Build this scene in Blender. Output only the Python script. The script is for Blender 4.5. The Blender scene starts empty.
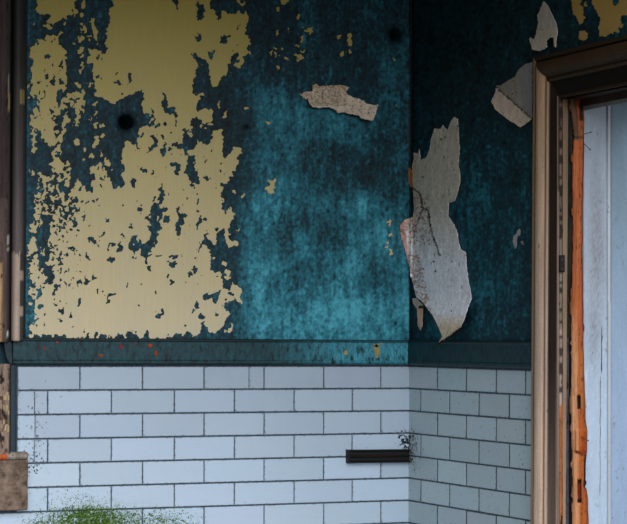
import bpy, bmesh, math, random
import numpy as np
from mathutils import Vector, Matrix
from mathutils.geometry import delaunay_2d_cdt

random.seed(7)
RNG = np.random.default_rng(11)
sc = bpy.context.scene
COL = sc.collection
sc.view_settings.view_transform = 'Standard'
sc.view_settings.look = 'None'

# ------------------------------------------------------------------ camera
W, H = 627, 524
FPX = 2012.0
PHI = math.radians(24.2)
PX0, PY0 = 313.5, 338.0
CZ = 1.5
ZC = 7.175
XC = (410 - PX0) / FPX * ZC
ROLL = 0.006
Fv = Vector((math.sin(PHI), math.cos(PHI), 0))
Rv = Vector((math.cos(PHI), -math.sin(PHI), 0))
Uv = Vector((0, 0, 1))
CAM = -(Fv * ZC + Rv * XC)
CAM.z = CZ
Rc = Rv * math.cos(ROLL) + Uv * math.sin(ROLL)
Uc = Uv * math.cos(ROLL) - Rv * math.sin(ROLL)

cam_d = bpy.data.cameras.new('camera')
cam = bpy.data.objects.new('camera', cam_d)
COL.objects.link(cam)
cam_d.sensor_fit = 'HORIZONTAL'
cam_d.sensor_width = 36
cam_d.lens = FPX / W * 36
cam_d.shift_y = (PY0 - H / 2) / W
cam_d.clip_end = 200
m = Matrix((Rc, Uc, -Fv)).transposed().to_4x4()
m.translation = CAM
cam.matrix_world = m
sc.camera = cam


def ray(px, py):
    return Fv * FPX + Rc * (px - PX0) - Uc * (py - PY0)


def on_y(px, py, y=0.0):          # ray meets the plane y = const (back wall family)
    d = ray(px, py)
    return CAM + d * ((y - CAM.y) / d.y)


def on_x(px, py, x=0.0):          # ray meets the plane x = const (right wall family)
    d = ray(px, py)
    return CAM + d * ((x - CAM.x) / d.x)


def project(P):                   # numpy n x 3 -> photo coordinates of wall points, used to look a stain up in the stain chart
    D = P - np.array(CAM)
    z = D @ np.array(Fv)
    return PX0 + FPX * (D @ np.array(Rc)) / z, PY0 - FPX * (D @ np.array(Uc)) / z


def lin(c):
    return tuple(((v / 255) / 12.92 if v / 255 <= 0.04045 else (((v / 255) + 0.055) / 1.055) ** 2.4) for v in c[:3])


# ------------------------------------------------------------------ chart of the paint (survey of what is peeled where)
SS = 2                                     # chart samples per unit
CX0, CY0, CX1, CY1 = -40, -70, 700, 350
NX, NY = (CX1 - CX0) * SS, (CY1 - CY0) * SS
GX, GY = np.meshgrid(CX0 + (np.arange(NX) + .5) / SS, CY0 + (np.arange(NY) + .5) / SS)


def blur(a, r):
    if r <= 0:
        return a
    n = int(math.ceil(r * 3))
    k = np.exp(-0.5 * (np.arange(-n, n + 1) / r) ** 2)
    k /= k.sum()
    a = np.apply_along_axis(lambda v: np.convolve(np.pad(v, n, mode='edge'), k, mode='valid'), 1, a)
    return np.apply_along_axis(lambda v: np.convolve(np.pad(v, n, mode='edge'), k, mode='valid'), 0, a)


def vnoise(sx, sy, seed):
    r = np.random.default_rng(seed)
    n = blur1(r.standard_normal((NY, NX)), sx * SS, sy * SS)
    return n / n.std()


def blur1(a, rx, ry):
    fx = np.fft.fftfreq(a.shape[1]); fy = np.fft.fftfreq(a.shape[0])
    g = np.exp(-2 * (math.pi ** 2) * ((fx[None, :] * rx) ** 2 + (fy[:, None] * ry) ** 2))
    return np.real(np.fft.ifft2(np.fft.fft2(a) * g))


def inside(poly):
    p = np.array(poly, float)
    x0, y0 = p.min(0); x1, y1 = p.max(0)
    i0 = max(0, int((x0 - CX0) * SS) - 1); i1 = min(NX, int((x1 - CX0) * SS) + 2)
    j0 = max(0, int((y0 - CY0) * SS) - 1); j1 = min(NY, int((y1 - CY0) * SS) + 2)
    X = GX[j0:j1, i0:i1]; Y = GY[j0:j1, i0:i1]
    ins = np.zeros(X.shape, bool)
    n = len(p)
    for k in range(n):
        xa, ya = p[k]; xb, yb = p[(k + 1) % n]
        if ya == yb:
            continue
        c = ((ya > Y) != (yb > Y)) & (X < (xb - xa) * (Y - ya) / (yb - ya) + xa)
        ins ^= c
    return (slice(j0, j1), slice(i0, i1)), ins


YEL = np.zeros((NY, NX))


class Win:
    def __init__(s, x0, y0, k):
        s.x0, s.y0, s.k = x0, y0, k

    def pts(s, q):
        return [(s.x0 + a / s.k, s.y0 + b / s.k) for a, b in q]

    def put(s, val, *polys):
        for q in polys:
            sl, ins = inside(s.pts(q))
            YEL[sl][ins] = val

    def y(s, *polys): s.put(1.0, *polys)
    def h(s, *polys): s.put(0.0, *polys)

    def dots(s, *c, r=7):
        for a, b in c:
            s.h([(a + r * math.cos(t) * (1 + .3 * math.sin(a + t)), b + r * math.sin(t)) for t in np.arange(0, 6.28, .7)])


K = 7.4875
A = Win(20, 0, K)
A.y([(118, -400), (118, 70), (130, 95), (150, 108), (190, 95), (215, 110), (220, 130), (205, 150), (215, 160), (250, 175), (275, 170), (290, 150), (320, 135), (330, 150), (325, 185), (340, 188), (345, 150), (340, 130), (360, 115), (385, 115), (385, 60), (395, 60), (400, 130), (412, 130), (412, 100), (430, 100), (425, 70), (412, 60), (412, -400)],
    [(462, -50), (500, -50), (495, 70), (480, 85), (465, 60)], [(450, 112), (478, 108), (478, 132), (455, 132)],
    [(176, 190), (205, 170), (232, 185), (225, 217), (205, 212)], [(103, 172), (122, 172), (120, 194), (105, 192)],
    [(288, 243), (310, 238), (310, 272), (292, 272)], [(440, 270), (465, 255), (492, 275), (487, 305), (460, 320), (442, 300)],
    [(468, 205), (490, 188), (502, 210), (490, 237), (472, 227)], [(440, 225), (455, 208), (467, 230), (450, 245)],
    [(450, 158), (467, 165), (462, 192), (445, 192)], [(508, 280), (525, 266), (534, 285), (515, 302)], [(400, 312), (417, 310), (417, 332), (402, 332)],
    [(425, 370), (460, 340), (487, 345), (487, 380), (460, 395), (440, 412), (425, 402)], [(448, 415), (482, 403), (477, 427), (455, 434)],
    [(533, 150), (550, 136), (562, 150), (562, 210), (577, 220), (582, 280), (592, 300), (575, 307), (553, 300), (546, 270), (548, 230), (533, 215)],
    [(62, 395), (75, 365), (95, 345), (130, 335), (135, 310), (122, 285), (130, 280), (145, 295), (185, 298), (190, 265), (205, 248), (220, 262), (265, 262), (290, 285), (298, 320), (290, 335), (325, 355), (345, 390), (338, 430), (350, 480), (345, 530), (95, 530), (105, 470), (85, 440), (70, 430)],
    [(508, 365), (530, 360), (545, 375), (580, 370), (605, 390), (605, 530), (555, 530), (550, 490), (530, 465), (505, 475), (500, 440), (512, 430), (520, 400)],
    [(435, 445), (448, 445), (446, 462), (436, 460)], [(455, 470), (470, 465), (465, 500), (452, 495)], [(470, 500), (490, 480), (488, 515), (474, 520)])
A.h([(225, 300), (250, 285), (258, 295), (240, 315)], [(188, 410), (205, 398), (225, 405), (233, 445), (220, 448), (210, 430), (190, 425)],
    [(290, 490), (325, 440), (335, 445), (315, 490), (320, 515), (300, 515)])
A.dots((182, 492), (207, 492), (235, 482), (255, 486), (160, 508), (270, 340), r=8)
B = Win(95, 0, K)
B.y([(120, -400), (125, 0), (150, 45), (130, 70), (105, 95), (105, 120), (118, 150), (105, 185), (95, 205), (80, 240), (80, 265), (100, 280), (85, 300), (75, 320), (85, 340), (100, 350), (95, 375), (65, 395), (50, 380), (20, 385), (-3, 370), (-3, 530), (605, 530), (605, -400)],
    [(10, 320), (20, 300), (30, 330), (10, 345)])
B.h([(12, 430), (25, 410), (45, 410), (38, 435), (20, 448)], [(560, 10), (605, 0), (605, 22), (585, 20)])
B.dots((55, 440), (78, 455), (380, 283), (530, 488), (150, 500), (210, 498), r=6)
Cw = Win(170, 0, K)
Cw.y([(-5, -400), (320, -400), (300, -60), (580, -60), (605, 100), (605, 335), (590, 400), (545, 470), (525, 500), (440, 530), (-5, 530)])
Cw.h([(10, -60), (60, -60), (55, 75), (42, 70), (40, 40), (10, 25)], [(195, 15), (215, 12), (235, 40), (265, 60), (265, 95), (240, 160), (200, 155), (200, 90), (210, 75), (195, 55)],
     [(300, -420), (620, -420), (620, 100), (545, 100), (525, 90), (480, 95), (450, 110), (410, 80), (365, 90), (370, 120), (370, 145), (345, 145), (340, 100), (320, 80), (300, 70)],
     [(580, 95), (580, 190), (565, 220), (550, 260), (575, 285), (600, 295), (620, 295), (620, 95)],
     [(605, 335), (575, 340), (578, 370), (590, 395), (575, 425), (550, 418), (540, 435), (548, 470), (530, 500), (505, 505), (480, 490), (450, 490), (430, 480), (428, 500), (445, 530), (605, 530)],
     [(465, 400), (500, 395), (510, 410), (500, 470), (475, 490), (460, 470), (465, 440)],
     [(195, 285), (205, 260), (225, 255), (230, 285), (222, 320), (200, 320)], [(370, 290), (400, 285), (410, 265), (440, 270), (445, 285), (430, 305), (430, 330), (400, 325), (375, 310)],
     [(300, 385), (330, 378), (342, 400), (320, 420), (315, 450), (297, 445), (300, 410)], [(495, 225), (510, 190), (535, 160), (540, 175), (520, 200), (520, 225), (505, 230)], [(498, 346), (520, 343), (517, 362)],
     [(145, 380), (155, 378), (170, 405), (190, 400), (220, 420), (230, 440), (255, 450), (265, 480), (295, 480), (295, 530), (190, 530), (215, 495), (200, 470), (195, 440), (165, 430)])
Cw.y([(500, 15), (575, 12), (560, 35), (530, 45), (505, 40)])
Fw = Win(170, 65, K)
Fw.h([(150, 0), (605, 0), (605, 530), (150, 530)])
Fw.y([(-5, -5), (215, -5), (190, 30), (195, 70), (180, 110), (165, 140), (165, 200), (185, 220), (200, 210), (225, 210), (215, 270), (210, 290), (190, 300), (190, 340), (210, 350), (235, 325), (325, 325), (330, 365), (310, 385), (300, 420), (285, 415), (265, 440), (240, 430), (215, 405), (205, 395), (180, 400), (160, 420), (155, 450), (165, 480), (180, 500), (180, 530), (-5, 530)],
     [(285, -10), (295, 40), (300, 60), (295, 100), (310, 130), (330, 160), (350, 162), (375, 140), (385, 90), (410, 70), (430, 60), (435, -10)], [(470, -5), (540, -5), (530, 15), (510, 22), (480, 15)],
     [(355, 275), (370, 265), (390, 295), (380, 310), (360, 295)], [(400, 350), (420, 345), (420, 410), (400, 408)], [(233, 203), (254, 203), (250, 232), (235, 227)],
     [(223, 443), (242, 438), (242, 472), (228, 467)], [(263, 458), (280, 458), (280, 492), (265, 492)], [(275, 430), (300, 435), (340, 450), (320, 460), (280, 447)],
     [(315, 530), (330, 495), (360, 475), (385, 490), (395, 530)], [(558, 310), (577, 310), (577, 332), (560, 332)])
Fw.h([(-5, 320), (20, 310), (40, 340), (40, 370), (60, 375), (55, 420), (55, 470), (45, 465), (40, 410), (-5, 380)], [(100, 530), (105, 480), (120, 470), (130, 500), (135, 530)])
D = Win(20, 65, K)
D.y([(95, -5), (105, 30), (130, 40), (155, 25), (165, -5), (290, -5), (300, 40), (320, 45), (305, 10), (345, -5), (355, 40), (340, 60), (350, 120), (335, 180), (335, 225), (320, 230), (315, 190), (290, 180), (270, 190), (270, 270), (280, 290), (285, 320), (305, 310), (310, 280), (295, 265), (335, 250), (360, 230), (370, 220), (395, 210), (400, 170), (412, 175), (410, 205), (450, 215), (470, 180), (485, 175), (500, 215), (490, 240), (478, 265), (485, 330), (465, 370), (460, 400), (440, 410), (440, 450), (425, 460), (420, 430), (405, 405), (420, 370), (410, 345), (420, 310), (405, 295), (380, 320), (375, 290), (345, 275), (330, 280), (360, 320), (355, 390), (385, 410), (375, 435), (340, 440), (340, 490), (350, 530), (320, 530), (315, 460), (325, 410), (310, 395), (285, 380), (260, 380), (250, 400), (265, 415), (265, 450), (250, 470), (255, 530), (150, 530), (150, 490), (120, 490), (100, 530), (70, 530), (75, 380), (110, 370), (75, 340), (62, 320), (110, 285), (125, 310), (135, 360), (160, 365), (150, 340), (130, 290), (135, 240), (110, 260), (75, 265), (60, 240), (80, 220), (80, 180), (60, 170), (60, 145), (80, 130), (90, 70)],
    [(415, 145), (435, 130), (452, 150), (445, 170), (425, 170)], [(500, 130), (530, 125), (540, 150), (525, 180), (505, 175), (515, 165), (525, 150), (515, 140), (500, 145)],
    [(445, 35), (455, 20), (480, 45), (470, 68), (455, 62)], [(545, 285), (560, 270), (578, 290), (565, 310), (545, 305)], [(545, 370), (560, 340), (582, 345), (570, 370), (550, 385)],
    [(555, 420), (575, 415), (585, 440), (575, 490), (555, 490), (550, 460)], [(523, 390), (542, 383), (540, 417), (527, 422)], [(550, -5), (605, -5), (605, 232), (565, 230), (560, 110), (548, 95)])
D.h([(195, 95), (215, 90), (220, 105), (240, 115), (250, 90), (268, 70), (270, 90), (255, 105), (255, 140), (230, 140), (220, 115), (200, 110)], [(285, 115), (300, 105), (320, 115), (318, 140), (300, 148), (285, 140)],
    [(168, 48), (192, 46), (187, 64), (173, 64)], [(575, 80), (605, 70), (605, 95), (580, 95)], [(373, 253), (392, 248), (397, 267), (380, 272)], [(318, 355), (332, 352), (332, 395), (320, 395)])
D.dots((205, 362), (240, 360), (207, 12), (245, 12), (182, 20), (365, 345), (390, 232), r=8)
E = Win(95, 65, K)
E.h([(0, 235), (170, 250), (360, 210), (400, 350), (400, 460), (330, 530), (0, 530)])
E.y([(-5, -5), (605, -5), (605, 300), (560, 310), (545, 280), (530, 265), (540, 240), (525, 210), (505, 210), (510, 240), (495, 260), (500, 320), (520, 350), (570, 370), (605, 390), (605, 530), (330, 530), (330, 480), (350, 460), (390, 465), (405, 430), (420, 400), (400, 350), (370, 350), (350, 310), (365, 280), (365, 210), (300, 205), (260, 230), (235, 215), (235, 235), (200, 250), (170, 245), (175, 270), (145, 295), (120, 290), (95, 265), (60, 240), (30, 245), (-5, 230)],
    [(-5, 275), (15, 275), (15, 300), (-5, 305)], [(-5, 340), (20, 345), (10, 365), (-5, 360)], [(-10, 420), (25, 425), (15, 495), (-10, 490)], [(35, 445), (75, 438), (80, 462), (40, 467)], [(48, 530), (65, 498), (82, 515), (75, 530)])
E.h([(10, 80), (30, 70), (40, 90), (25, 98)], [(225, 75), (245, 55), (280, 70), (278, 95), (280, 130), (260, 138), (250, 110), (240, 95)], [(150, 65), (168, 55), (170, 75), (155, 82)], [(135, 115), (160, 110), (165, 140), (140, 140)],
    [(168, 115), (185, 115), (205, 150), (190, 162), (172, 145)], [(245, 145), (262, 150), (258, 172)], [(420, 325), (440, 320), (445, 345), (430, 360)], [(410, 375), (440, 370), (440, 390), (455, 410), (450, 450), (415, 470), (405, 455), (430, 430), (435, 400)],
    [(460, 460), (480, 440), (485, 470), (465, 485)], [(505, 425), (525, 420), (545, 455), (535, 470), (515, 450)], [(345, 510), (380, 500), (390, 530), (340, 530)])
E.dots((50, 115), (535, 5), (398, 67), (440, 113), r=6)
G = Win(20, 130, K)
G.h([(40, 0), (605, 0), (605, 330), (550, 370), (40, 370)])
G.y([(150, -5), (330, -5), (345, 20), (310, 40), (310, 80), (295, 130), (305, 160), (310, 190), (290, 200), (320, 230), (320, 260), (350, 260), (355, 235), (375, 240), (375, 360), (385, 400), (380, 440), (400, 430), (425, 370), (440, 360), (445, 380), (460, 390), (470, 430), (495, 410), (500, 460), (535, 470), (550, 440), (530, 400), (550, 370), (605, 335), (605, 530), (100, 530), (110, 450), (130, 470), (145, 460), (130, 440), (130, 400), (140, 380), (130, 350), (130, 325), (150, 310), (185, 350), (215, 345), (215, 310), (230, 290), (215, 260), (235, 240), (270, 220), (240, 200), (240, 160), (220, 120), (180, 100), (155, 60)],
    [(90, -5), (120, 20), (115, 150), (100, 185), (88, 170), (95, 60), (70, 20), (70, -5)], [(80, 300), (105, 300), (105, 340), (80, 365)], [(80, 480), (120, 500), (135, 530), (100, 530)],
    [(405, 80), (430, 65), (450, 90), (430, 120), (410, 110)], [(455, 70), (480, 58), (467, 82)], [(550, 55), (605, 55), (605, 110), (575, 100), (535, 140), (545, 110), (575, 90)], [(520, 185), (550, 180), (555, 225), (530, 240), (520, 215)],
    [(478, 130), (497, 120), (492, 177), (478, 172)], [(458, 240), (470, 198), (480, 215), (465, 262)], [(525, 310), (550, 270), (560, 245), (605, 250), (605, 290), (560, 300), (540, 330), (520, 325)])
G.h([(230, 125), (270, 120), (270, 155), (230, 150)], [(320, 280), (350, 265), (350, 300), (330, 315)], [(330, 355), (360, 340), (355, 365), (335, 368)], [(255, 20), (300, 0), (310, 10), (265, 40)])
Hw = Win(95, 130, K)
Hw.h([(0, 0), (330, 0), (330, 60), (220, 100), (205, 430), (130, 430), (60, 330), (0, 340)])
Hw.y([(205, 145), (225, 130), (220, 100), (250, 85), (275, 110), (300, 105), (325, 160), (330, 140), (320, 110), (310, 60), (345, 50), (385, 35), (370, 20), (330, 10), (390, -5), (605, -5), (605, 530), (-5, 530), (-5, 340), (40, 340), (70, 310), (95, 310), (100, 350), (120, 400), (140, 435), (190, 440), (215, 430), (220, 370), (190, 330), (205, 305), (215, 260), (195, 240), (205, 215), (195, 160)],
     [(-5, 250), (40, 235), (60, 250), (50, 290), (75, 300), (60, 330), (-5, 345)], [(75, 270), (78, 215), (95, 218), (100, 250), (130, 255), (120, 275), (90, 280)], [(35, 50), (60, 15), (80, 25), (70, 60), (45, 70)], [(-5, 60), (30, 55), (30, 105), (-5, 125)],
     [(38, 168), (52, 168), (52, 197), (40, 192)])
Hw.h([(270, 365), (285, 355), (310, 410), (300, 440), (285, 435), (265, 395)], [(335, 270), (350, 262), (360, 285), (380, 290), (380, 315), (345, 315), (345, 295)], [(425, 295), (440, 300), (445, 320), (430, 340), (420, 325)],
     [(443, 348), (462, 348), (457, 382), (445, 377)], [(420, 45), (440, 40), (470, 65), (475, 110), (440, 140), (410, 165), (400, 160), (400, 125), (425, 115), (440, 85), (425, 75)], [(490, 35), (512, 35), (510, 60), (515, 80), (495, 80), (500, 60)],
     [(480, 150), (510, 130), (515, 95), (540, 105), (540, 160), (510, 210), (498, 205), (498, 175), (482, 165)], [(525, 288), (547, 288), (542, 307), (528, 305)], [(560, 255), (590, 245), (605, 250), (605, 280), (570, 275)], [(575, 105), (605, 95), (605, 125), (585, 125)],
     [(545, 130), (575, 120), (570, 137)], [(485, 405), (505, 405), (510, 440), (520, 460), (525, 530), (470, 530), (465, 490), (490, 460), (465, 445), (485, 435)], [(430, 510), (445, 505), (450, 530), (435, 530)])
I = Win(170, 130, K)
I.h([(0, 0), (605, 0), (605, 530), (390, 530), (365, 475), (200, 400), (110, 300), (0, 110)])
I.y([(-5, -5), (100, -5), (100, 100), (70, 105), (40, 95), (15, 105), (40, 130), (60, 130), (80, 150), (110, 155), (130, 195), (125, 260), (110, 290), (110, 330), (135, 360), (150, 380), (190, 400), (220, 405), (230, 395), (215, 370), (210, 330), (190, 310), (185, 270), (190, 240), (195, 210), (180, 195), (150, 200), (140, 170), (130, 145), (190, 145), (200, 110), (215, 85), (260, 95), (270, 120), (300, 100), (310, 40), (330, -5), (385, -5), (400, 40), (395, 90), (400, 180), (410, 220), (430, 210), (455, 180), (465, 140), (500, 115), (525, 140), (525, 190), (505, 220), (500, 290), (470, 310), (460, 340), (435, 390), (400, 395), (385, 385), (385, 430), (390, 460), (365, 475), (395, 530), (-5, 530)],
    [(125, 20), (150, 5), (175, 45), (150, 55)], [(207, 58), (222, 58), (217, 100), (205, 90)], [(465, 450), (490, 443), (497, 464), (472, 467)], [(530, 490), (545, 470), (560, 475), (560, 500), (540, 508)], [(540, 148), (557, 148), (557, 167)], [(532, 248), (548, 248), (545, 262)])
I.h([(-5, 250), (40, 240), (75, 250), (80, 280), (60, 320), (40, 330), (35, 310), (50, 290), (40, 270), (-5, 270)], [(270, 233), (286, 233), (282, 267), (272, 262)], [(376, 233), (402, 233), (397, 252), (382, 252)], [(369, 285), (387, 290), (382, 317), (370, 307)],
    [(245, 350), (265, 340), (285, 360), (275, 380), (250, 370)], [(145, 400), (165, 395), (175, 415), (205, 430), (195, 440), (165, 425), (145, 415)], [(55, 40), (75, 35), (70, 52)], [(-5, 125), (20, 130), (45, 142), (-5, 145)])
J = Win(20, 195, K)
J.h([(40, 0), (160, 0), (225, 150), (225, 280), (205, 380), (230, 440), (180, 530), (40, 530)])
J.y([(105, -5), (150, -5), (150, 60), (160, 120), (200, 120), (210, 140), (155, 150), (155, 190), (140, 240), (120, 280), (75, 265), (75, 235), (110, 200), (105, 140), (110, 80), (100, 40)],
    [(150, -5), (605, -5), (605, 530), (180, 530), (230, 470), (230, 430), (205, 380), (215, 330), (240, 300), (220, 270), (225, 220), (250, 190), (260, 165), (215, 150), (200, 110), (160, 100)],
    [(75, 330), (100, 300), (130, 310), (125, 350), (120, 380), (130, 440), (160, 470), (150, 530), (65, 530), (65, 420), (70, 360)], [(150, 400), (160, 380), (165, 430), (155, 440)], [(175, 410), (185, 390), (188, 450), (178, 460)], [(205, 330), (215, 320), (215, 365), (205, 360)])
J.h([(280, 180), (290, 170), (300, 190), (325, 195), (310, 225), (285, 215)], [(370, 160), (400, 130), (410, 150), (405, 175), (380, 180)], [(398, 205), (410, 190), (438, 210), (425, 245), (405, 230)], [(470, 160), (485, 155), (492, 190), (478, 190)], [(425, 270), (455, 260), (445, 280)],
    [(515, 310), (545, 305), (560, 340), (575, 365), (555, 370), (530, 360), (520, 335)], [(315, 295), (335, 290), (340, 335), (320, 325)], [(262, 285), (280, 285), (285, 310), (265, 300)], [(365, 400), (390, 385), (405, 395), (400, 410), (370, 415)],
    [(485, 450), (505, 435), (520, 460), (545, 485), (530, 490), (500, 468)], [(240, 425), (270, 435), (262, 448), (240, 440)], [(290, 450), (310, 440), (315, 470), (330, 490), (300, 524), (285, 520), (300, 480)], [(335, 440), (360, 430), (350, 450), (338, 455)], [(345, 485), (360, 480), (358, 500)])
J.dots((450, 122), (515, 230), (425, 320), (108, 230), (300, 250), (345, 215), (240, 310), (290, 340), (410, 420), (440, 440), (450, 465), (425, 490), (265, 470), (590, 385), (110, 440), (95, 500), r=8)
Kw = Win(95, 195, K)
Kw.y([(-5, -5), (605, -5), (605, 530), (-5, 530)])
Kw.h([(465, -5), (525, -5), (520, 30), (490, 45), (485, 80), (500, 95), (530, 85), (545, 120), (530, 140), (495, 140), (495, 265), (470, 275), (465, 300), (465, 350), (440, 365), (450, 380), (420, 400), (400, 420), (415, 440), (395, 460), (395, 505), (375, 508), (370, 470), (340, 450), (340, 410), (320, 420), (300, 440), (285, 450), (285, 420), (250, 400), (248, 375), (265, 320), (300, 300), (320, 310), (320, 345), (345, 345), (345, 370), (380, 360), (410, 345), (415, 290), (395, 260), (390, 225), (410, 220), (415, 110), (440, 75), (470, 70), (475, 45)],
     [(510, 165), (540, 150), (558, 165), (555, 200), (515, 195)], [(372, 180), (390, 158), (412, 175), (405, 195), (378, 195)], [(432, 20), (445, 10), (455, 55), (440, 55)], [(318, 100), (335, 85), (345, 100), (340, 130), (325, 120)], [(72, 175), (82, 165), (95, 178), (118, 180), (112, 198), (80, 190)],
     [(40, 305), (60, 290), (65, 260), (78, 290), (75, 305), (50, 318)], [(255, 235), (268, 225), (275, 275), (262, 275)], [(205, 290), (218, 285), (215, 340), (203, 335)], [(90, 420), (95, 380), (120, 355), (150, 365), (150, 390), (135, 390), (120, 370), (105, 390), (105, 425)],
     [(155, 415), (180, 390), (170, 360), (190, 370), (225, 375), (205, 390), (210, 415), (175, 422)], [(92, 465), (110, 455), (120, 475), (150, 470), (145, 510), (105, 515), (92, 495)], [(455, 460), (480, 455), (495, 460), (475, 475), (460, 475)], [(445, 385), (475, 400), (470, 410), (455, 405)],
     [(548, 450), (605, 455), (605, 530), (550, 530)])
Kw.y([(462, 150), (475, 160), (470, 190), (460, 180)], [(285, 350), (300, 345), (300, 370), (288, 372)])
Kw.dots((105, 102), (210, 72), (318, 48), (145, 262), (258, 465), (215, 448), (10, 365), (290, 470), (320, 500), (30, 385), r=8)
L = Win(170, 195, K)
L.h([(370, 0), (605, 0), (605, 530), (220, 530), (230, 370), (285, 265), (400, 255)])
L.y([(-5, -5), (380, -5), (395, 30), (385, 75), (400, 120), (420, 140), (430, 90), (455, 95), (470, 160), (455, 200), (440, 260), (450, 330), (470, 345), (515, 345), (515, 375), (480, 390), (455, 405), (435, 385), (410, 350), (405, 260), (345, 250), (320, 255), (345, 260), (340, 370), (320, 385), (300, 340), (270, 320), (285, 290), (285, 265), (265, 290), (250, 330), (230, 370), (210, 430), (220, 440), (245, 380), (265, 365), (290, 380), (290, 430), (300, 460), (290, 530), (220, 530), (215, 470), (190, 465), (160, 500), (150, 530), (-5, 530)],
    [(495, 265), (515, 250), (515, 265), (500, 275)], [(530, 233), (547, 233), (547, 252), (532, 252)], [(468, 152), (492, 123), (487, 152)], [(385, 500), (410, 490), (425, 510), (415, 530), (395, 530)], [(533, -5), (562, -5), (557, 17), (540, 17)], [(315, 465), (345, 463), (342, 482), (320, 482)], [(345, 260), (405, 252), (400, 262), (360, 275)])
L.h([(50, 100), (70, 85), (80, 130), (95, 155), (115, 140), (130, 160), (105, 185), (105, 215), (80, 235), (90, 265), (80, 310), (55, 310), (50, 260), (38, 230), (65, 200), (60, 140)], [(200, 30), (212, 25), (215, 70), (205, 72)], [(195, 115), (215, 110), (225, 130), (205, 138)],
    [(200, 180), (215, 165), (240, 185), (235, 210), (205, 235), (192, 235), (205, 205)], [(245, 180), (270, 170), (282, 185), (260, 195)], [(-5, 450), (45, 455), (40, 500), (60, 530), (-5, 530)], [(75, 443), (87, 443), (104, 467), (92, 472)], [(10, 150), (37, 163), (20, 170)])
L.dots((42, 412), (190, 250), (225, 150), r=6)
K2 = 6.165
M = Win(20, 260, K2)
M.h([(0, 0), (130, 0), (110, 250), (90, 400), (493, 460), (493, 560), (0, 560)])
M.y([(55, -5), (120, -5), (115, 60), (130, 75), (145, 50), (175, -5), (500, -5), (500, 450), (478, 470), (470, 440), (455, 480), (435, 485), (425, 450), (405, 465), (400, 485), (380, 480), (300, 480), (260, 460), (235, 470), (215, 450), (205, 485), (190, 460), (165, 470), (150, 450), (130, 480), (110, 460), (85, 450), (75, 485), (60, 490), (50, 470), (60, 430), (40, 400), (65, 390), (90, 380), (100, 350), (85, 310), (90, 270), (75, 225), (55, 215), (45, 190), (70, 150), (50, 90), (55, 40)],
    [(46, 262), (52, 250), (66, 250), (74, 262), (68, 276), (52, 276)])
M.h([(150, 40), (190, 30), (210, 110), (190, 150), (165, 160), (175, 130), (150, 140), (130, 150), (160, 110)], [(95, 240), (105, 210), (135, 160), (140, 195), (115, 240), (100, 250)], [(215, 160), (250, 150), (255, 170), (225, 175)], [(195, 200), (215, 185), (215, 205), (200, 218)], [(225, 190), (245, 188), (240, 207)],
    [(345, 145), (355, 125), (375, 120), (395, 140), (390, 155), (370, 145)], [(395, 110), (405, 95), (415, 120), (440, 120), (430, 160), (405, 155)], [(440, 110), (455, 95), (485, 105), (475, 130), (445, 130)], [(465, 180), (493, 165), (493, 215), (480, 200)], [(345, 285), (370, 235), (388, 250), (365, 295)],
    [(225, 310), (240, 300), (272, 310), (265, 345), (240, 335)], [(215, 365), (250, 350), (265, 355), (240, 370)], [(300, 350), (318, 305), (325, 310), (312, 360)], [(110, 285), (130, 270), (150, 285), (130, 300), (110, 298)], [(140, 325), (160, 330), (150, 360), (142, 345)], [(90, 400), (110, 395), (112, 420), (98, 415)],
    [(270, 65), (290, 55), (298, 75), (275, 85)], [(190, 35), (210, 25), (210, 50), (190, 50)], [(235, 10), (255, 20), (245, 35), (230, 40)], [(215, 235), (228, 235), (225, 260), (215, 255)])
M.dots((325, 165), (180, 380), (140, 405), (315, 405), (360, 425), (390, 420), (315, 440), (340, 415), (415, 305), (432, 312), (150, 238), (310, 20), (355, 70), (400, 65), (375, 225), (90, 30), (280, 10), (85, 185), r=5.5)
N = Win(95, 260, K2)
N.y([(-5, -5), (500, -5), (500, 560), (-5, 560)])
N.h([(72, -5), (120, -5), (118, 18), (95, 28), (75, 15)], [(320, 35), (335, 30), (360, 60), (345, 75), (325, 60)], [(305, -5), (325, -5), (320, 22), (308, 20)], [(432, 80), (450, 80), (465, 105), (450, 112), (432, 95)], [(455, 115), (475, 112), (487, 130), (475, 148), (455, 140)], [(450, -5), (500, -5), (500, 45), (455, 45)],
    [(-5, 100), (20, 105), (15, 130), (-5, 125)], [(5, 180), (15, 168), (30, 175), (32, 210), (18, 210), (5, 190)], [(70, 225), (85, 210), (110, 200), (135, 200), (130, 222), (95, 225), (80, 230), (92, 265), (75, 265), (65, 245)], [(188, 160), (200, 148), (210, 160), (200, 174)], [(360, 195), (372, 186), (377, 212), (362, 212)],
    [(260, 280), (275, 268), (287, 285), (270, 292)], [(380, 340), (405, 325), (410, 295), (422, 300), (410, 355), (395, 360)],
    [(-5, 560), (-5, 445), (15, 440), (20, 480), (35, 480), (40, 455), (70, 450), (80, 465), (70, 485), (95, 480), (105, 450), (115, 480), (130, 485), (150, 445), (170, 460), (190, 490), (200, 440), (225, 440), (240, 465), (260, 460), (275, 490), (310, 455), (340, 430), (350, 480), (430, 485), (465, 440), (500, 440), (500, 560)])
N.dots((285, 155), (170, 120), (365, 315), (283, 330), (470, 385), (437, 440), (25, 305), (65, 305), r=5)
O = Win(170, 260, K2)
O.h([(-5, 460), (240, 440), (240, -5), (500, -5), (500, 560), (-5, 560)])
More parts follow.
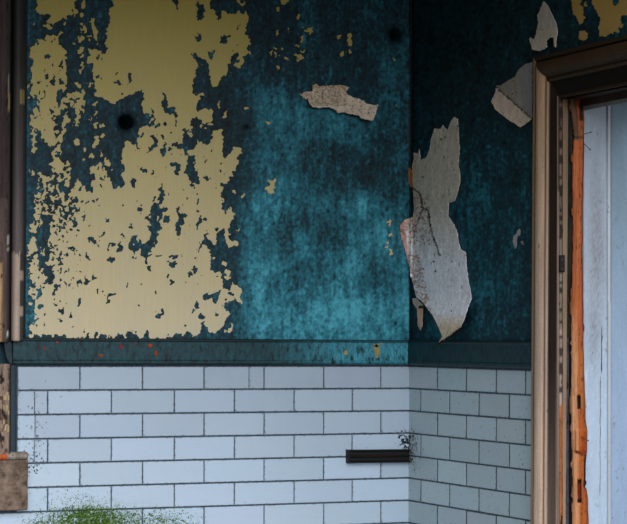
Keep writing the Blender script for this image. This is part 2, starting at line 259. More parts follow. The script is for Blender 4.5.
O.y([(-5, -5), (240, -5), (255, 40), (245, 60), (265, 65), (285, 75), (310, 80), (320, 130), (325, 160), (300, 185), (260, 210), (250, 210), (240, 205), (205, 215), (215, 270), (235, 230), (260, 230), (265, 275), (290, 275), (295, 235), (300, 200), (330, 170), (345, 160), (360, 185), (380, 150), (375, 145), (385, 135), (400, 150), (425, 165), (430, 195), (440, 200), (440, 255), (430, 265), (415, 255), (395, 245), (365, 255), (355, 270), (330, 265), (320, 285), (345, 305), (360, 320), (355, 350), (325, 395), (310, 420), (300, 445), (270, 445), (255, 455), (240, 440), (215, 400), (205, 375), (195, 400), (195, 430), (170, 455), (150, 470), (135, 465), (125, 440), (110, 440), (85, 465), (40, 455), (20, 470), (-5, 475)],
    [(335, 70), (350, 55), (370, 70), (368, 120), (355, 125), (345, 110)], [(355, 40), (380, 40), (388, 55), (365, 60)], [(320, 10), (345, 5), (350, 35), (330, 30)], [(330, 440), (360, 420), (375, 395), (387, 400), (380, 440), (350, 445)])
O.h([(365, 190), (380, 190), (395, 215), (385, 228), (365, 220)], [(155, 260), (185, 255), (185, 280), (170, 305), (155, 300), (165, 280)], [(175, 340), (205, 335), (205, 355), (185, 360)], [(135, 318), (152, 313), (152, 332), (138, 334)], [(268, 337), (280, 316), (290, 342)], [(85, 128), (102, 133), (97, 157)],
    [(112, 70), (130, 75), (132, 105), (118, 110)], [(-5, 115), (20, 120), (15, 145), (-5, 145)], [(135, 30), (160, 50), (175, 40), (180, 75), (145, 85), (135, 60)], [(-5, 10), (50, 20), (30, 45), (-5, 45)])
O.dots((80, 310), (100, 412), (220, 90), (300, 305), (10, 388), (80, 385), r=5)
# chips of the yellow coat left on the blue part of the wall
Q = Win(255, 0, K)
Q.y([(190, -50), (265, -50), (265, 10), (235, 40), (200, 35)], [(143, 62), (175, 56), (190, 80), (160, 92)], [(345, 215), (395, 225), (400, 203), (430, 208), (457, 208), (430, 224), (428, 262), (410, 272), (395, 247), (350, 224)], [(343, 285), (365, 273), (372, 300), (345, 310)],
    [(105, 390), (130, 388), (132, 430), (110, 435)], [(195, 425), (240, 420), (255, 445), (240, 465), (215, 445)], [(295, 385), (315, 400), (330, 415), (380, 430), (380, 442), (345, 445), (325, 460), (305, 430)], [(335, 373), (367, 368), (367, 390), (345, 392)], [(203, 348), (227, 365), (205, 377)],
    [(160, 235), (185, 208), (180, 262), (165, 264)], [(143, 350), (162, 350), (162, 390), (145, 390)], [(156, 390), (174, 395), (172, 437), (158, 432)], [(243, 220), (260, 213), (264, 237), (250, 242)], [(308, 110), (330, 103), (322, 147), (312, 142)], [(153, 500), (175, 493), (180, 517), (158, 517)], [(303, 340), (327, 333), (330, 362), (312, 357)])
Q2 = Win(250, 0, 3.588)
Q2.y([(345, 130), (360, 118), (363, 165), (350, 160)], [(313, 130), (330, 123), (327, 140)], [(323, 195), (337, 178), (334, 207)], [(350, 185), (367, 176), (364, 197)], [(55, 438), (75, 429), (79, 440), (60, 444)], [(512, 208), (522, 208), (520, 222)], [(520, 376), (530, 378), (527, 386)], [(524, 348), (532, 350), (528, 356)], [(552, 228), (560, 232), (555, 238)])
Q3 = Win(220, 130, 2.495)
Q3.y([(110, 150), (122, 138), (120, 126), (138, 122), (133, 160), (118, 155)], [(415, 230), (424, 214), (425, 241)], [(409, 288), (418, 279), (417, 301)], [(421, 290), (433, 307), (424, 313)], [(419, 261), (429, 257), (429, 271)], [(51, 165), (60, 154), (63, 166)], [(92, 305), (97, 302), (97, 312)])
Q4 = Win(500, 0, 4.76)
Q4.y([(440, 15), (440, -60), (640, -60), (640, 60), (595, 70), (575, 90), (580, 130), (560, 150), (500, 175), (470, 180), (470, 120), (475, 85), (460, 70), (455, 40)], [(340, -60), (390, -60), (390, 20), (395, 60), (400, 100), (385, 122), (370, 95), (360, 70), (345, 70)], [(383, 155), (400, 143), (422, 175), (417, 192), (385, 197)], [(405, 10), (420, 10), (418, 40), (408, 35)])
Q4.h([(535, -60), (560, -60), (560, 20), (545, 30), (535, 20)])

YSTRONG = YEL.copy()
# speckled zones: fine loss of the yellow coat
n1 = vnoise(1.1, 1.6, 3)
n2 = vnoise(1.0, 1.0, 5)


def zone(poly, thr, n, soft=5):
    sl, ins = inside(poly)
    z = np.zeros((NY, NX)); z[sl][ins] = 1
    z = blur1(z, soft * SS, soft * SS)
    YEL[(n > thr + (1 - z) * 3.0) & (z > .05)] = 0


zone([(36, 170), (52, 165), (80, 180), (80, 205), (72, 222), (44, 218), (36, 200)], .25, n1, 3)
zone([(28, 172), (42, 175), (40, 320), (27, 325)], 1.1, n2, 2)
zone([(48, 205), (85, 210), (85, 275), (50, 300), (40, 260)], 1.75, n2, 4)
zone([(25, 95), (60, 90), (100, 95), (100, 190), (60, 190), (30, 130)], 1.2, n1, 3)
zone([(27, 230), (75, 230), (70, 345), (27, 345)], 1.7, n2, 3)
n7 = vnoise(.62, .8, 9)
zone([(28, 60), (90, 90), (112, 170), (112, 200), (88, 225), (80, 290), (30, 300)], 1.35, n7, 4)
zone([(30, 175), (82, 180), (80, 215), (60, 225), (32, 225)], .75, n7, 3)
zone([(150, 120), (235, 120), (240, 340), (190, 340)], 2.1, n7, 4)
zone([(145, 115), (200, 115), (200, 160), (140, 160)], 1.9, n1, 4)
n3 = vnoise(.8, 2.2, 8)
zone([(24, 0), (32, 0), (32, 345), (24, 345)], .6, n3, 1)
sl, ins = inside([(0, 0), (26.0, 0), (26.0, 350), (0, 350)]); YEL[sl][ins] = 0
# scattered crumbs of yellow on the blue close to the edge of the coat
nearY = blur1(YEL, 7 * SS, 7 * SS)
n4 = vnoise(.55, .8, 21)
YEL[(n4 > 3.15 - 1.2 * np.clip(nearY, 0, .5)) & (GX < 262) & (GX > 27) & (YEL < .5)] = 1
n5 = vnoise(.5, 1.4, 22)
YEL[(n5 > 3.35) & (GX > 262) & (GX < 520) & (GY < 110)] = .62
wx, wy = vnoise(.75, .75, 61) * .85 + vnoise(2.0, 2.0, 65) * .5, vnoise(.75, .75, 62) * .85 + vnoise(2.0, 2.0, 66) * .5
_i = np.clip(np.rint((GX + wx - CX0) * SS - .5).astype(int), 0, NX - 1); _j = np.clip(np.rint((GY + wy - CY0) * SS - .5).astype(int), 0, NY - 1)
YMASK = YEL[_j, _i]
inY = blur1(YEL, 3 * SS, 3 * SS)
n6 = vnoise(.6, .8, 71)
YMASK = np.where((n6 > 3.0 - .9 * (inY < .93)) & (GY > 50), 0, YMASK)          # pin holes
YMASK = blur1(YMASK, .42 * SS, .42 * SS)

# tone of the blue coat: 0 almost black, 1 faded turquoise; corner shade is painted in too
TONE = np.full((NY, NX), .40)


def spot(x, y, rx, ry, v, w=1.0):
    global TONE
    g = np.exp(-(((GX - x) / rx) ** 2 + ((GY - y) / ry) ** 2)) * w
    TONE = TONE * (1 - g) + v * g


spot(40, 170, 60, 300, .36); spot(230, 200, 26, 170, .33); spot(335, 320, 110, 85, .76); spot(252, 300, 14, 60, .55)
spot(272, 200, 13, 90, .72); spot(262, 290, 16, 80, .72); spot(292, 160, 18, 34, .72); spot(345, 140, 26, 12, .58, .7); spot(395, 180, 10, 30, .36, .7); spot(276, 105, 22, 24, .60)
spot(320, 30, 90, 46, .24); spot(306, 22, 9, 30, .45, .8); spot(270, 30, 24, 40, .16); spot(345, 128, 30, 18, .66); spot(318, 118, 22, 12, .58)
spot(316, 158, 19, 26, .22, .8); spot(364, 176, 13, 17, .24, .8); spot(342, 165, 9, 22, .55, .5); spot(300, 195, 22, 10, .55, .7); spot(350, 208, 34, 12, .70, .8); spot(395, 230, 12, 60, .62, .7)
spot(322, 236, 30, 22, .46, .7); spot(285, 245, 14, 22, .34, .7); spot(372, 280, 16, 18, .52, .6); spot(395, 310, 20, 30, .86, .8); spot(345, 325, 60, 14, .82, .6); spot(372, 240, 24, 30, .66, .7); spot(300, 270, 20, 30, .58, .6)
spot(385, 150, 14, 40, .34, .8); spot(382, 75, 12, 45, .46, .7); spot(402, 60, 5, 80, .36, .8); spot(355, 60, 20, 40, .2, .7); spot(225, 110, 22, 40, .22, .8); spot(225, 330, 22, 14, .50, .7)
spot(60, 30, 40, 30, .3); spot(75, 60, 14, 50, .34, .8); spot(122, 118, 22, 26, .3); spot(35, 330, 12, 40, .5, .7)
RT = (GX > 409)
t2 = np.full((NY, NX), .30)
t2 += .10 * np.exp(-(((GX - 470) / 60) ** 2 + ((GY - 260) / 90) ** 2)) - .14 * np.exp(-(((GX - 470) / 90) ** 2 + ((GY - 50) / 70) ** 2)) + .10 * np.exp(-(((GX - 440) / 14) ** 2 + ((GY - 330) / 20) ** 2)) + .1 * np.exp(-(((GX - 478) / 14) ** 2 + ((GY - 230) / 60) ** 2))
t2 -= .25 * np.exp(-((GX - 411) / 4) ** 2)  # shade of the wall corner painted into the tone
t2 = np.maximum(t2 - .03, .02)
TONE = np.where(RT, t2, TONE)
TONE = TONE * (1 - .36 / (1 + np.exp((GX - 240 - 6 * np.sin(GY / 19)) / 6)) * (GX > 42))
TONE = TONE * (1 + .16 * np.tanh(vnoise(2.0, 9, 31)) + .10 * vnoise(8, 10, 33)) + .075 * vnoise(.8, 1.0, 32) + .03 * vnoise(.8, 5, 34) - .14 * (vnoise(1.0, 1.3, 35) > 1.7)
# faint outline of the yellow coat's older edge, and the two fixture holes, their shade painted black
HOLES = [(126, 122, 9.6), (395, 34.5, 7.5)]
HOLE = np.zeros((NY, NX))
for hx, hy, hr in HOLES:
    HOLE = np.maximum(HOLE, 1 / (1 + np.exp((np.hypot(GX - hx, GY - hy) - hr) / 1.7)))
for hx, hy, hr in [(328, 211, 1.7), (395.5, 323, 2.2), (246, 127, 3.0)]:
    HOLE = np.maximum(HOLE, .8 / (1 + np.exp((np.hypot(GX - hx, GY - hy) - hr) / .6)))


def sample(a, px, py):
    fx = np.clip((px - CX0) * SS - .5, 0, NX - 1.001); fy = np.clip((py - CY0) * SS - .5, 0, NY - 1.001)
    i = fx.astype(int); j = fy.astype(int); fx -= i; fy -= j
    return (a[j, i] * (1 - fx) + a[j, i + 1] * fx) * (1 - fy) + (a[j + 1, i] * (1 - fx) + a[j + 1, i + 1] * fx) * fy


# ------------------------------------------------------------------ materials
class NT:
    def __init__(s, name):
        s.m = bpy.data.materials.new(name); s.m.use_nodes = True
        s.t = s.m.node_tree; s.t.nodes.clear()
        s.out = s.n('ShaderNodeOutputMaterial'); s.b = s.n('ShaderNodeBsdfPrincipled')
        s.l(s.b.outputs[0], s.out.inputs[0])

    def n(s, t, **kw):
        o = s.t.nodes.new(t)
        for k, v in kw.items():
            setattr(o, k, v)
        return o

    def l(s, a, b): s.t.links.new(a, b)

    def val(s, x, sock):
        if isinstance(x, (int, float)):
            sock.default_value = x
        elif isinstance(x, (tuple, list)):
            sock.default_value = tuple(x) if len(x) == len(sock.default_value) else tuple(x) + (1,)
        else:
            s.l(x, sock)

    def attr(s, name, out='Fac'):
        return s.n('ShaderNodeAttribute', attribute_name=name).outputs[out]

    def noise(s, scale=(1, 1, 1), sc_=1.0, det=3, rough=.55, off=(0, 0, 0), coord='Object', dist=0.0):
        tc = s.n('ShaderNodeTexCoord'); mp = s.n('ShaderNodeMapping')
        mp.inputs['Scale'].default_value = scale; mp.inputs['Location'].default_value = off
        s.l(tc.outputs[coord], mp.inputs[0])
        nz = s.n('ShaderNodeTexNoise'); nz.inputs['Scale'].default_value = sc_; nz.inputs['Detail'].default_value = det
        nz.inputs['Roughness'].default_value = rough; nz.inputs['Distortion'].default_value = dist
        s.l(mp.outputs[0], nz.inputs['Vector'])
        return nz.outputs['Fac']

    def math(s, op, a, b=0.0, c=None, clamp=False):
        o = s.n('ShaderNodeMath', operation=op, use_clamp=clamp)
        s.val(a, o.inputs[0]); s.val(b, o.inputs[1])
        if c is not None:
            s.val(c, o.inputs[2])
        return o.outputs[0]

    def ramp(s, f, lo, hi, a=0.0, b=1.0):
        o = s.n('ShaderNodeMapRange', clamp=True)
        s.val(f, o.inputs[0]); s.val(lo, o.inputs[1]); s.val(hi, o.inputs[2]); s.val(a, o.inputs[3]); s.val(b, o.inputs[4])
        return o.outputs[0]

    def mix(s, f, a, b, mode='MIX'):
        o = s.n('ShaderNodeMix', data_type='RGBA', blend_type=mode)
        s.val(f, o.inputs[0]); s.val(a, o.inputs[6]); s.val(b, o.inputs[7])
        return o.outputs[2]

    def bump(s, h, st, d=.002):
        o = s.n('ShaderNodeBump'); o.inputs['Strength'].default_value = st; o.inputs['Distance'].default_value = d
        s.l(h, o.inputs['Height']); s.l(o.outputs[0], s.b.inputs['Normal'])

    def fin(s, col, rough=.7, spec=.3):
        s.val(col, s.b.inputs['Base Color']); s.val(rough, s.b.inputs['Roughness']); s.b.inputs['Specular IOR Level'].default_value = spec
        return s.m


def plaster_mat(name='peeling_paint', ytop=(.80, .74, .28)):
    t = NT(name)
    fine = t.noise((1, 1, 1), 260, 3)
    mid = t.noise((1, 1, .45), 70, 4)
    streak = t.noise((1, 1, .07), 120, 3)
    ym = t.math('ADD', t.attr('yel'), t.math('MULTIPLY', t.math('SUBTRACT', fine, .5), .42))
    ym = t.math('ADD', ym, t.math('MULTIPLY', t.math('SUBTRACT', mid, .5), .25))
    ymask = t.ramp(ym, .46, .54)
    tone = t.attr('tone')
    tone = t.math('ADD', tone, t.math('MULTIPLY', t.math('SUBTRACT', mid, .5), .24))
    tone = t.math('ADD', tone, t.math('MULTIPLY', t.math('SUBTRACT', streak, .5), .16))
    tone = t.math('ADD', tone, t.math('MULTIPLY', t.math('SUBTRACT', fine, .5), .42))
    cr = t.n('ShaderNodeValToRGB')
    e = cr.color_ramp.elements
    e[0].position = 0.0; e[0].color = (*TEAL[0], 1)
    e[1].position = 1.0; e[1].color = (*TEAL[3], 1)
    for p, c in ((.33, TEAL[1]), (.62, TEAL[2])):
        q = e.new(p); q.color = (*c, 1)
    t.l(tone, cr.inputs[0])
    vein = t.noise((1, 1, .05), 180, 2)
    ycol = t.mix(t.ramp(t.noise((1, 1, .5), 9, 4), .3, .7), YELC[0], YELC[1])
    ycol = t.mix(t.ramp(vein, .35, .75, 0, .35), ycol, YELC[2])
    ycol = t.mix(t.ramp(fine, .62, .75, 0, .35), ycol, YELC[3])
    edge = t.ramp(t.math('ABSOLUTE', t.math('SUBTRACT', ym, .46)), .03, .16, .55, 1)
    tl = t.mix(1.0, cr.outputs[0], edge, 'MULTIPLY')
    zz = t.n('ShaderNodeSeparateXYZ'); gm = t.n('ShaderNodeNewGeometry'); t.l(gm.outputs['Position'], zz.inputs[0])
    up = t.ramp(t.math('ADD', zz.outputs[2], t.math('MULTIPLY', mid, .15)), 1.6, 2.7)
    ycol = t.mix(up, ycol, t.mix(1.0, ycol, ytop, 'MULTIPLY'))
    c = t.mix(ymask, tl, ycol)
    c = t.mix(t.attr('hole'), c, (.0008, .0012, .0014))
    t.bump(t.math('ADD', t.math('MULTIPLY', ymask, 1.0), t.math('MULTIPLY', mid, .5)), .6, .0012)
    m_ = t.fin(c, t.math('ADD', t.math('MULTIPLY', ymask, .12), .62), .35)
    t.l(t.math('MULTIPLY', t.math('SUBTRACT', 1.0, t.attr('hole'), clamp=True), .35), t.b.inputs['Specular IOR Level'])
    return m_


TEAL = [lin((3, 18, 22)), lin((13, 60, 72)), lin((38, 118, 136)), lin((86, 184, 204))]
YELC = [lin((216, 202, 172)), lin((222, 204, 164)), lin((202, 186, 152)), lin((190, 176, 146))]
YTOP = (.80, .74, .28)


def paint_mat(name, rough=.7, amount=.35, scale=60, stretch=(1, 1, .15), dirt=None, dirt_lo=.60, dirt_hi=.72, dirt_scale=40, dirt_stretch=(1, 1, .5), bump=.35, spec=.3):
    """colour from the vertex attribute 'Col', broken up by grain and dirt"""
    t = NT(name)
    g = t.noise(stretch, scale, 5, .65)
    f = t.noise((1, 1, 1), scale * 4, 2)
    c = t.mix(1.0, t.attr('Col', 'Color'), t.mix(t.ramp(g, .3, .7), (1 - amount,) * 3, (1 + amount * .6,) * 3), 'MULTIPLY')
    c = t.mix(1.0, c, t.mix(t.ramp(f, .35, .65), (1 - amount * .4,) * 3, (1 + amount * .2,) * 3), 'MULTIPLY')
    if dirt is not None:
        d = t.noise(dirt_stretch, dirt_scale, 5, .6, off=(3, 7, 1))
        c = t.mix(t.ramp(d, dirt_lo, dirt_hi), c, dirt)
    t.bump(t.math('ADD', g, t.math('MULTIPLY', f, .4)), bump, .002)
    return t.fin(c, rough, spec)


def brick_mat():
    t = NT('glazed_brick')
    c0 = t.attr('Col', 'Color')
    cl = t.noise((1, 1, 1), 14, 4)
    fine = t.noise((1, 1, .6), 190, 4, .7)
    st = t.noise((1, 1, 4), 30, 3)
    c = t.mix(t.ramp(cl, .35, .7, 0, .16), c0, lin((205, 214, 224)))
    c = t.mix(t.ramp(st, .5, .75, 0, .18), c, lin((180, 192, 206)))
    c = t.mix(t.ramp(fine, .68, .78, 0, .5), c, lin((70, 80, 90)))
    # soot and chips on the bricks, heaviest where the corner attribute says so
    so = t.noise((1, 1, 1), 115, 3, .6, off=(5, 2, 9))
    thr = t.math('SUBTRACT', .74, t.math('MULTIPLY', t.attr('soot'), .30))
    c = t.mix(t.ramp(t.math('SUBTRACT', so, thr), 0, .03), c, lin((26, 30, 34)))
    c = t.mix(t.math('MULTIPLY', t.attr('algae'), t.ramp(t.noise((1, 1, 1), 90, 4, .7), .42, .62, 0, 1)), c, lin((86, 128, 52)))
    eg = t.math('ADD', t.attr('edge'), t.math('MULTIPLY', t.math('SUBTRACT', t.noise((1, 1, 1), 120, 4, .65, off=(1, 4, 2)), .5), 2.2))
    c = t.mix(t.ramp(eg, .98, 1.3, 0, .6), c, lin((66, 76, 84)))
    t.bump(t.math('ADD', cl, t.math('MULTIPLY', fine, .35)), .25, .002)
    return t.fin(c, .42, .4)


def plain_noise(name, a, b, sc_=40, rough=.8, stretch=(1, 1, 1), spec=.25, bump=.3, metallic=0):
    t = NT(name)
    n = t.noise(stretch, sc_, 5, .65)
    t.bump(n, bump, .002)
    t.b.inputs['Metallic'].default_value = metallic
    return t.fin(t.mix(t.ramp(n, .3, .7), a, b), rough, spec)


MP = plaster_mat()
MPR = plaster_mat('peeling_paint_dark', (.80, .56, .13))
MB = brick_mat()
M_MORTAR = plain_noise('dirty_mortar', lin((52, 63, 72)), lin((104, 115, 124)), 60)
M_CORE = plain_noise('masonry', lin((110, 100, 92)), lin((140, 130, 120)), 12)
M_RAIL = paint_mat('painted_rail', .55, .5, 90, (1, 1, .5), dirt=lin((8, 28, 33)), dirt_lo=.50, dirt_hi=.66, dirt_scale=60, dirt_stretch=(1, 1, .45), spec=.4)
M_CASE = paint_mat('aged_casing_paint', .6, .28, 70, (1, 1, .06), dirt=lin((70, 52, 40)), dirt_lo=.66, dirt_hi=.75, dirt_scale=60, dirt_stretch=(1, 1, .35))
M_FLAKY = paint_mat('flaky_wood', .8, .5, 80, (1, 1, .1), dirt=lin((40, 32, 28)), dirt_lo=.58, dirt_hi=.64, dirt_scale=45, dirt_stretch=(1, 1, .35), bump=.6)
M_BARE = paint_mat('bare_split_wood', .65, .40, 110, (1, 1, .05), dirt=lin((80, 34, 14)), dirt_lo=.64, dirt_hi=.72, dirt_scale=38, dirt_stretch=(1, 1, .4), bump=.6)
M_DOOR = paint_mat('pale_blue_gloss', .5, .10, 30, (1, 1, .2), dirt=lin((112, 116, 124)), dirt_lo=.62, dirt_hi=.76, dirt_scale=60, dirt_stretch=(1, 1, .6), bump=.2, spec=.4)
M_PLASTER = paint_mat('bare_plaster_flake', .9, .22, 55, (1, 1, .35), dirt=lin((82, 74, 66)), dirt_lo=.62, dirt_hi=.72, dirt_scale=55, dirt_stretch=(1, 1, .8), bump=.5, spec=.1)
M_STONE = plain_noise('weathered_block', lin((70, 58, 50)), lin((156, 132, 116)), 38, .9, bump=.8, spec=.1)
M_IRON = plain_noise('black_iron', lin((4, 5, 6)), lin((16, 16, 18)), 50, .55, (.2, 1, 1), .4)
M_RUST = plain_noise('rust', lin((58, 26, 18)), lin((30, 18, 16)), 80, .9)
M_FLOOR = plain_noise('dusty_floor', lin((92, 90, 86)), lin((118, 115, 110)), 3, .9)
M_CEIL = plain_noise('unseen_ceiling', lin((38, 38, 38)), lin((60, 58, 56)), 4, .95)


# ------------------------------------------------------------------ object helpers
def tag(o, label=None, cat=None, group=None, kind=None):
    if label: o['label'] = label
    if cat: o['category'] = cat
    if group: o['group'] = group
    if kind: o['kind'] = kind
    return o


def empty(name, loc=(0, 0, 0)):
    o = bpy.data.objects.new(name, None); COL.objects.link(o)
    o.location = loc; o.empty_display_size = .05
    return o


def link_mesh(name, me, mat, parent=None):
    o = bpy.data.objects.new(name, me); COL.objects.link(o)
    if mat: me.materials.append(mat)
    if parent is not None:
        o.parent = parent
        o.matrix_parent_inverse = Matrix.Translation(-Vector(parent.location))
    return o


def mesh_from(verts, faces, cols=None, smooth=False, attrs=None):
    me = bpy.data.meshes.new('mesh')
    me.from_pydata([tuple(v) for v in verts], [], [tuple(f) for f in faces])
    if cols is not None:
        a = me.attributes.new('Col', 'FLOAT_COLOR', 'POINT')
        c = np.ones((len(verts), 4), np.float32); c[:, :3] = np.array(cols, np.float32)
        a.data.foreach_set('color', c.ravel())
    for k, v in (attrs or {}).items():
        a = me.attributes.new(k, 'FLOAT', 'POINT'); a.data.foreach_set('value', np.asarray(v, np.float32))
    if smooth:
        me.polygons.foreach_set('use_smooth', [True] * len(me.polygons))
    me.update()
    return me


def grid_mesh(P, keep=None, attrs=None, cols=None, flip=False, smooth=True):
    """P: (rows, cols, 3) array"""
    r, c = P.shape[:2]
    idx = np.arange(r * c).reshape(r, c)
    q = np.stack([idx[:-1, :-1], idx[:-1, 1:], idx[1:, 1:], idx[1:, :-1]], -1).reshape(-1, 4)
    if keep is not None:
        q = q[keep.reshape(-1)]
    if flip:
        q = q[:, ::-1]
    me = bpy.data.meshes.new('mesh')
    me.vertices.add(r * c); me.vertices.foreach_set('co', P.reshape(-1).astype(np.float32))
    me.loops.add(q.size); me.loops.foreach_set('vertex_index', q.reshape(-1).astype(np.int32))
    me.polygons.add(len(q)); me.polygons.foreach_set('loop_start', np.arange(0, q.size, 4, dtype=np.int32))
    me.polygons.foreach_set('loop_total', np.full(len(q), 4, np.int32))
    me.update(calc_edges=True); me.validate()
    for k, v in (attrs or {}).items():
        a = me.attributes.new(k, 'FLOAT', 'POINT'); a.data.foreach_set('value', np.asarray(v, np.float32).ravel())
    if cols is not None:
        a = me.attributes.new('Col', 'FLOAT_COLOR', 'POINT')
        cc = np.ones((r * c, 4), np.float32); cc[:, :3] = np.asarray(cols, np.float32).reshape(-1, 3)
        a.data.foreach_set('color', cc.ravel())
    if smooth:
        me.polygons.foreach_set('use_smooth', [True] * len(me.polygons))
    return me


class MBld:
    def __init__(s): s.v = []; s.f = []; s.c = []; s.a = {'soot': [], 'algae': [], 'edge': []}

    def add(s, vs, fs, col=(1, 1, 1), soot=0, algae=0):
        o = len(s.v); s.v += [tuple(p) for p in vs]; s.f += [tuple(i + o for i in f) for f in fs]; s.c += [col] * len(vs)
        s.a['soot'] += [soot] * len(vs); s.a['algae'] += [algae] * len(vs); s.a['edge'] += [1.0] * len(vs)

    def box(s, lo, hi, col=(1, 1, 1)):
        (x0, y0, z0), (x1, y1, z1) = lo, hi
        s.add([(x0, y0, z0), (x1, y0, z0), (x1, y1, z0), (x0, y1, z0), (x0, y0, z1), (x1, y0, z1), (x1, y1, z1), (x0, y1, z1)],
              [(0, 3, 2, 1), (4, 5, 6, 7), (0, 1, 5, 4), (1, 2, 6, 5), (2, 3, 7, 6), (3, 0, 4, 7)], col)

    def build(s, name, mat, parent=None, smooth=False, brick=False):
        return link_mesh(name, mesh_from(s.v, s.f, s.c, smooth, s.a if brick else None), mat, parent)


def bevel(o, w=.003, seg=2):
    b = o.modifiers.new('bevel', 'BEVEL'); b.width = w; b.segments = seg; b.limit_method = 'ANGLE'
    return o


def sweep(profile, path, name, mat, parent, colf, closed=True, smooth=False):
    """profile: list of (a, b); path: function (a, b, s) -> point; s values list; colf(a, b, s) -> colour"""
    raise NotImplementedError


# ------------------------------------------------------------------ measures
Z = lambda py: on_y(410, py).z
U = lambda px, py=400: -on_y(px, py).x
V = lambda px, py=440, x=0.0: -on_x(px, py, x).y
ROWS = [Z(366.0 + 22.36 * k) for k in range(8)]
PITCH = (ROWS[0] - ROWS[7]) / 7
while ROWS[-1] - PITCH > .02:
    ROWS.append(ROWS[-1] - PITCH)
ROWS.append(0.0)
Z_RAIL_T, Z_RAIL_B = Z(340.0), Z(364.5)
CEIL_Z = 2.90
V_OUT = V(531.5, 338, -.03)            # outer edge of the right-hand door casing
V_JAMB = V_OUT + .143                  # face of the jamb inside it
V_FAR = 2.05                           # other side of the doorway, outside the picture
_h = on_x(531.5, 58, -.03)
Z_HEAD = _h.z                          # top of the head casing
Z_SOF = Z_HEAD - .143

# ------------------------------------------------------------------ walls
wb = MBld()
wb.box((-2.3, .045, 0), (.30, .25, CEIL_Z))
wall_back = tag(wb.build('wall_back', M_CORE), 'facing wall, peeling yellow and blue paint above white glazed bricks', 'wall', kind='structure')
wr = MBld()
wr.box((.045, -V_JAMB + .02, 0), (.30, .25, CEIL_Z))
wall_right = tag(wr.build('wall_right', M_CORE), 'dark blue side wall with grey torn patches, meeting the door frame', 'wall', kind='structure')


wl = MBld(); wl.box((.045, -V_FAR, Z_SOF + .03), (.30, -V_JAMB + .02, CEIL_Z))
tag(wl.build('wall_above', M_CORE), 'masonry over the doorway', 'wall', kind='structure')
wf = MBld(); wf.box((.045, -3.2, 0), (.30, -V_FAR, CEIL_Z))
tag(wf.build('wall_far', M_CORE), 'masonry beyond the doorway', 'wall', kind='structure')


def lines(a, b, step, a2=None, b2=None):
    l = list(np.arange(a, b, step)) + [b]
    if a2 is not None and a2 < a: l = [a2, (a + a2) / 2] + l
    if b2 is not None and b2 > b: l = l + [(b + b2) / 2, b2]
    return np.array(l)


def plaster(side, parent):
    if side == 'back':
        us = lines(0, U(18), .0028, None, 2.3); zs = lines(Z_RAIL_B + .004, Z(-4), .0028, None, CEIL_Z)
        P = np.zeros((len(zs), len(us), 3)); P[..., 0] = -us[None, :]; P[..., 2] = zs[:, None]
        keep = None
    else:
        vs = lines(0, V(632), .0050, None, 3.2); zs = lines(Z_RAIL_B + .004, Z(-4), .0033, None, CEIL_Z)
        P = np.zeros((len(zs), len(vs), 3)); P[..., 1] = -vs[None, :]; P[..., 2] = zs[:, None]
        vc = (vs[:-1] + vs[1:]) / 2; zc = (zs[:-1] + zs[1:]) / 2
        keep = ~((vc[None, :] > V_JAMB - .02) & (vc[None, :] < V_FAR) & (zc[:, None] < Z_SOF + .02))
    px, py = project(P.reshape(-1, 3))
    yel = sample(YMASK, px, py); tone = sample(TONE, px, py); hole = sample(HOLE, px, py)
    out = (px < -3) | (px > 660) | (py < CY0 + 2)
    yel = np.where(out | (py < -30 + 9 * np.sin(px * .21) + 6 * np.sin(px * .53 + 1) + 3 * np.sin(px * 1.3)) | (px > 640 + 5 * np.sin(py * .4)), 0, yel); tone = np.where(out, .26, tone)
    if side != 'back':
        yel = np.where(P.reshape(-1, 3)[:, 1] > -.012, 0, yel)
    else:
        yel = np.where(P.reshape(-1, 3)[:, 0] > -.004, 0, yel)
    # plaster undulates gently; the black holes go in
    n = .0012 * np.sin(P[..., 2] * 9 + P[..., 0] * 7 + P[..., 1] * 5) + .0008 * np.sin(P[..., 2] * 23 - P[..., 0] * 17 + P[..., 1] * 19)
    dep = n + .0 + .026 * np.clip(hole.reshape(n.shape) - .05, 0, 1) * (hole.reshape(n.shape) > .82)
    if side == 'back':
        P[..., 1] += dep * (np.abs(P[..., 0]) > .01)
    else:
        P[..., 0] += dep * (np.abs(P[..., 1]) > .01)
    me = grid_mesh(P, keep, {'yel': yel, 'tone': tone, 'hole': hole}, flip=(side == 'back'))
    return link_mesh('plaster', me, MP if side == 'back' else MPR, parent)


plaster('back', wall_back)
plaster('right', wall_right)


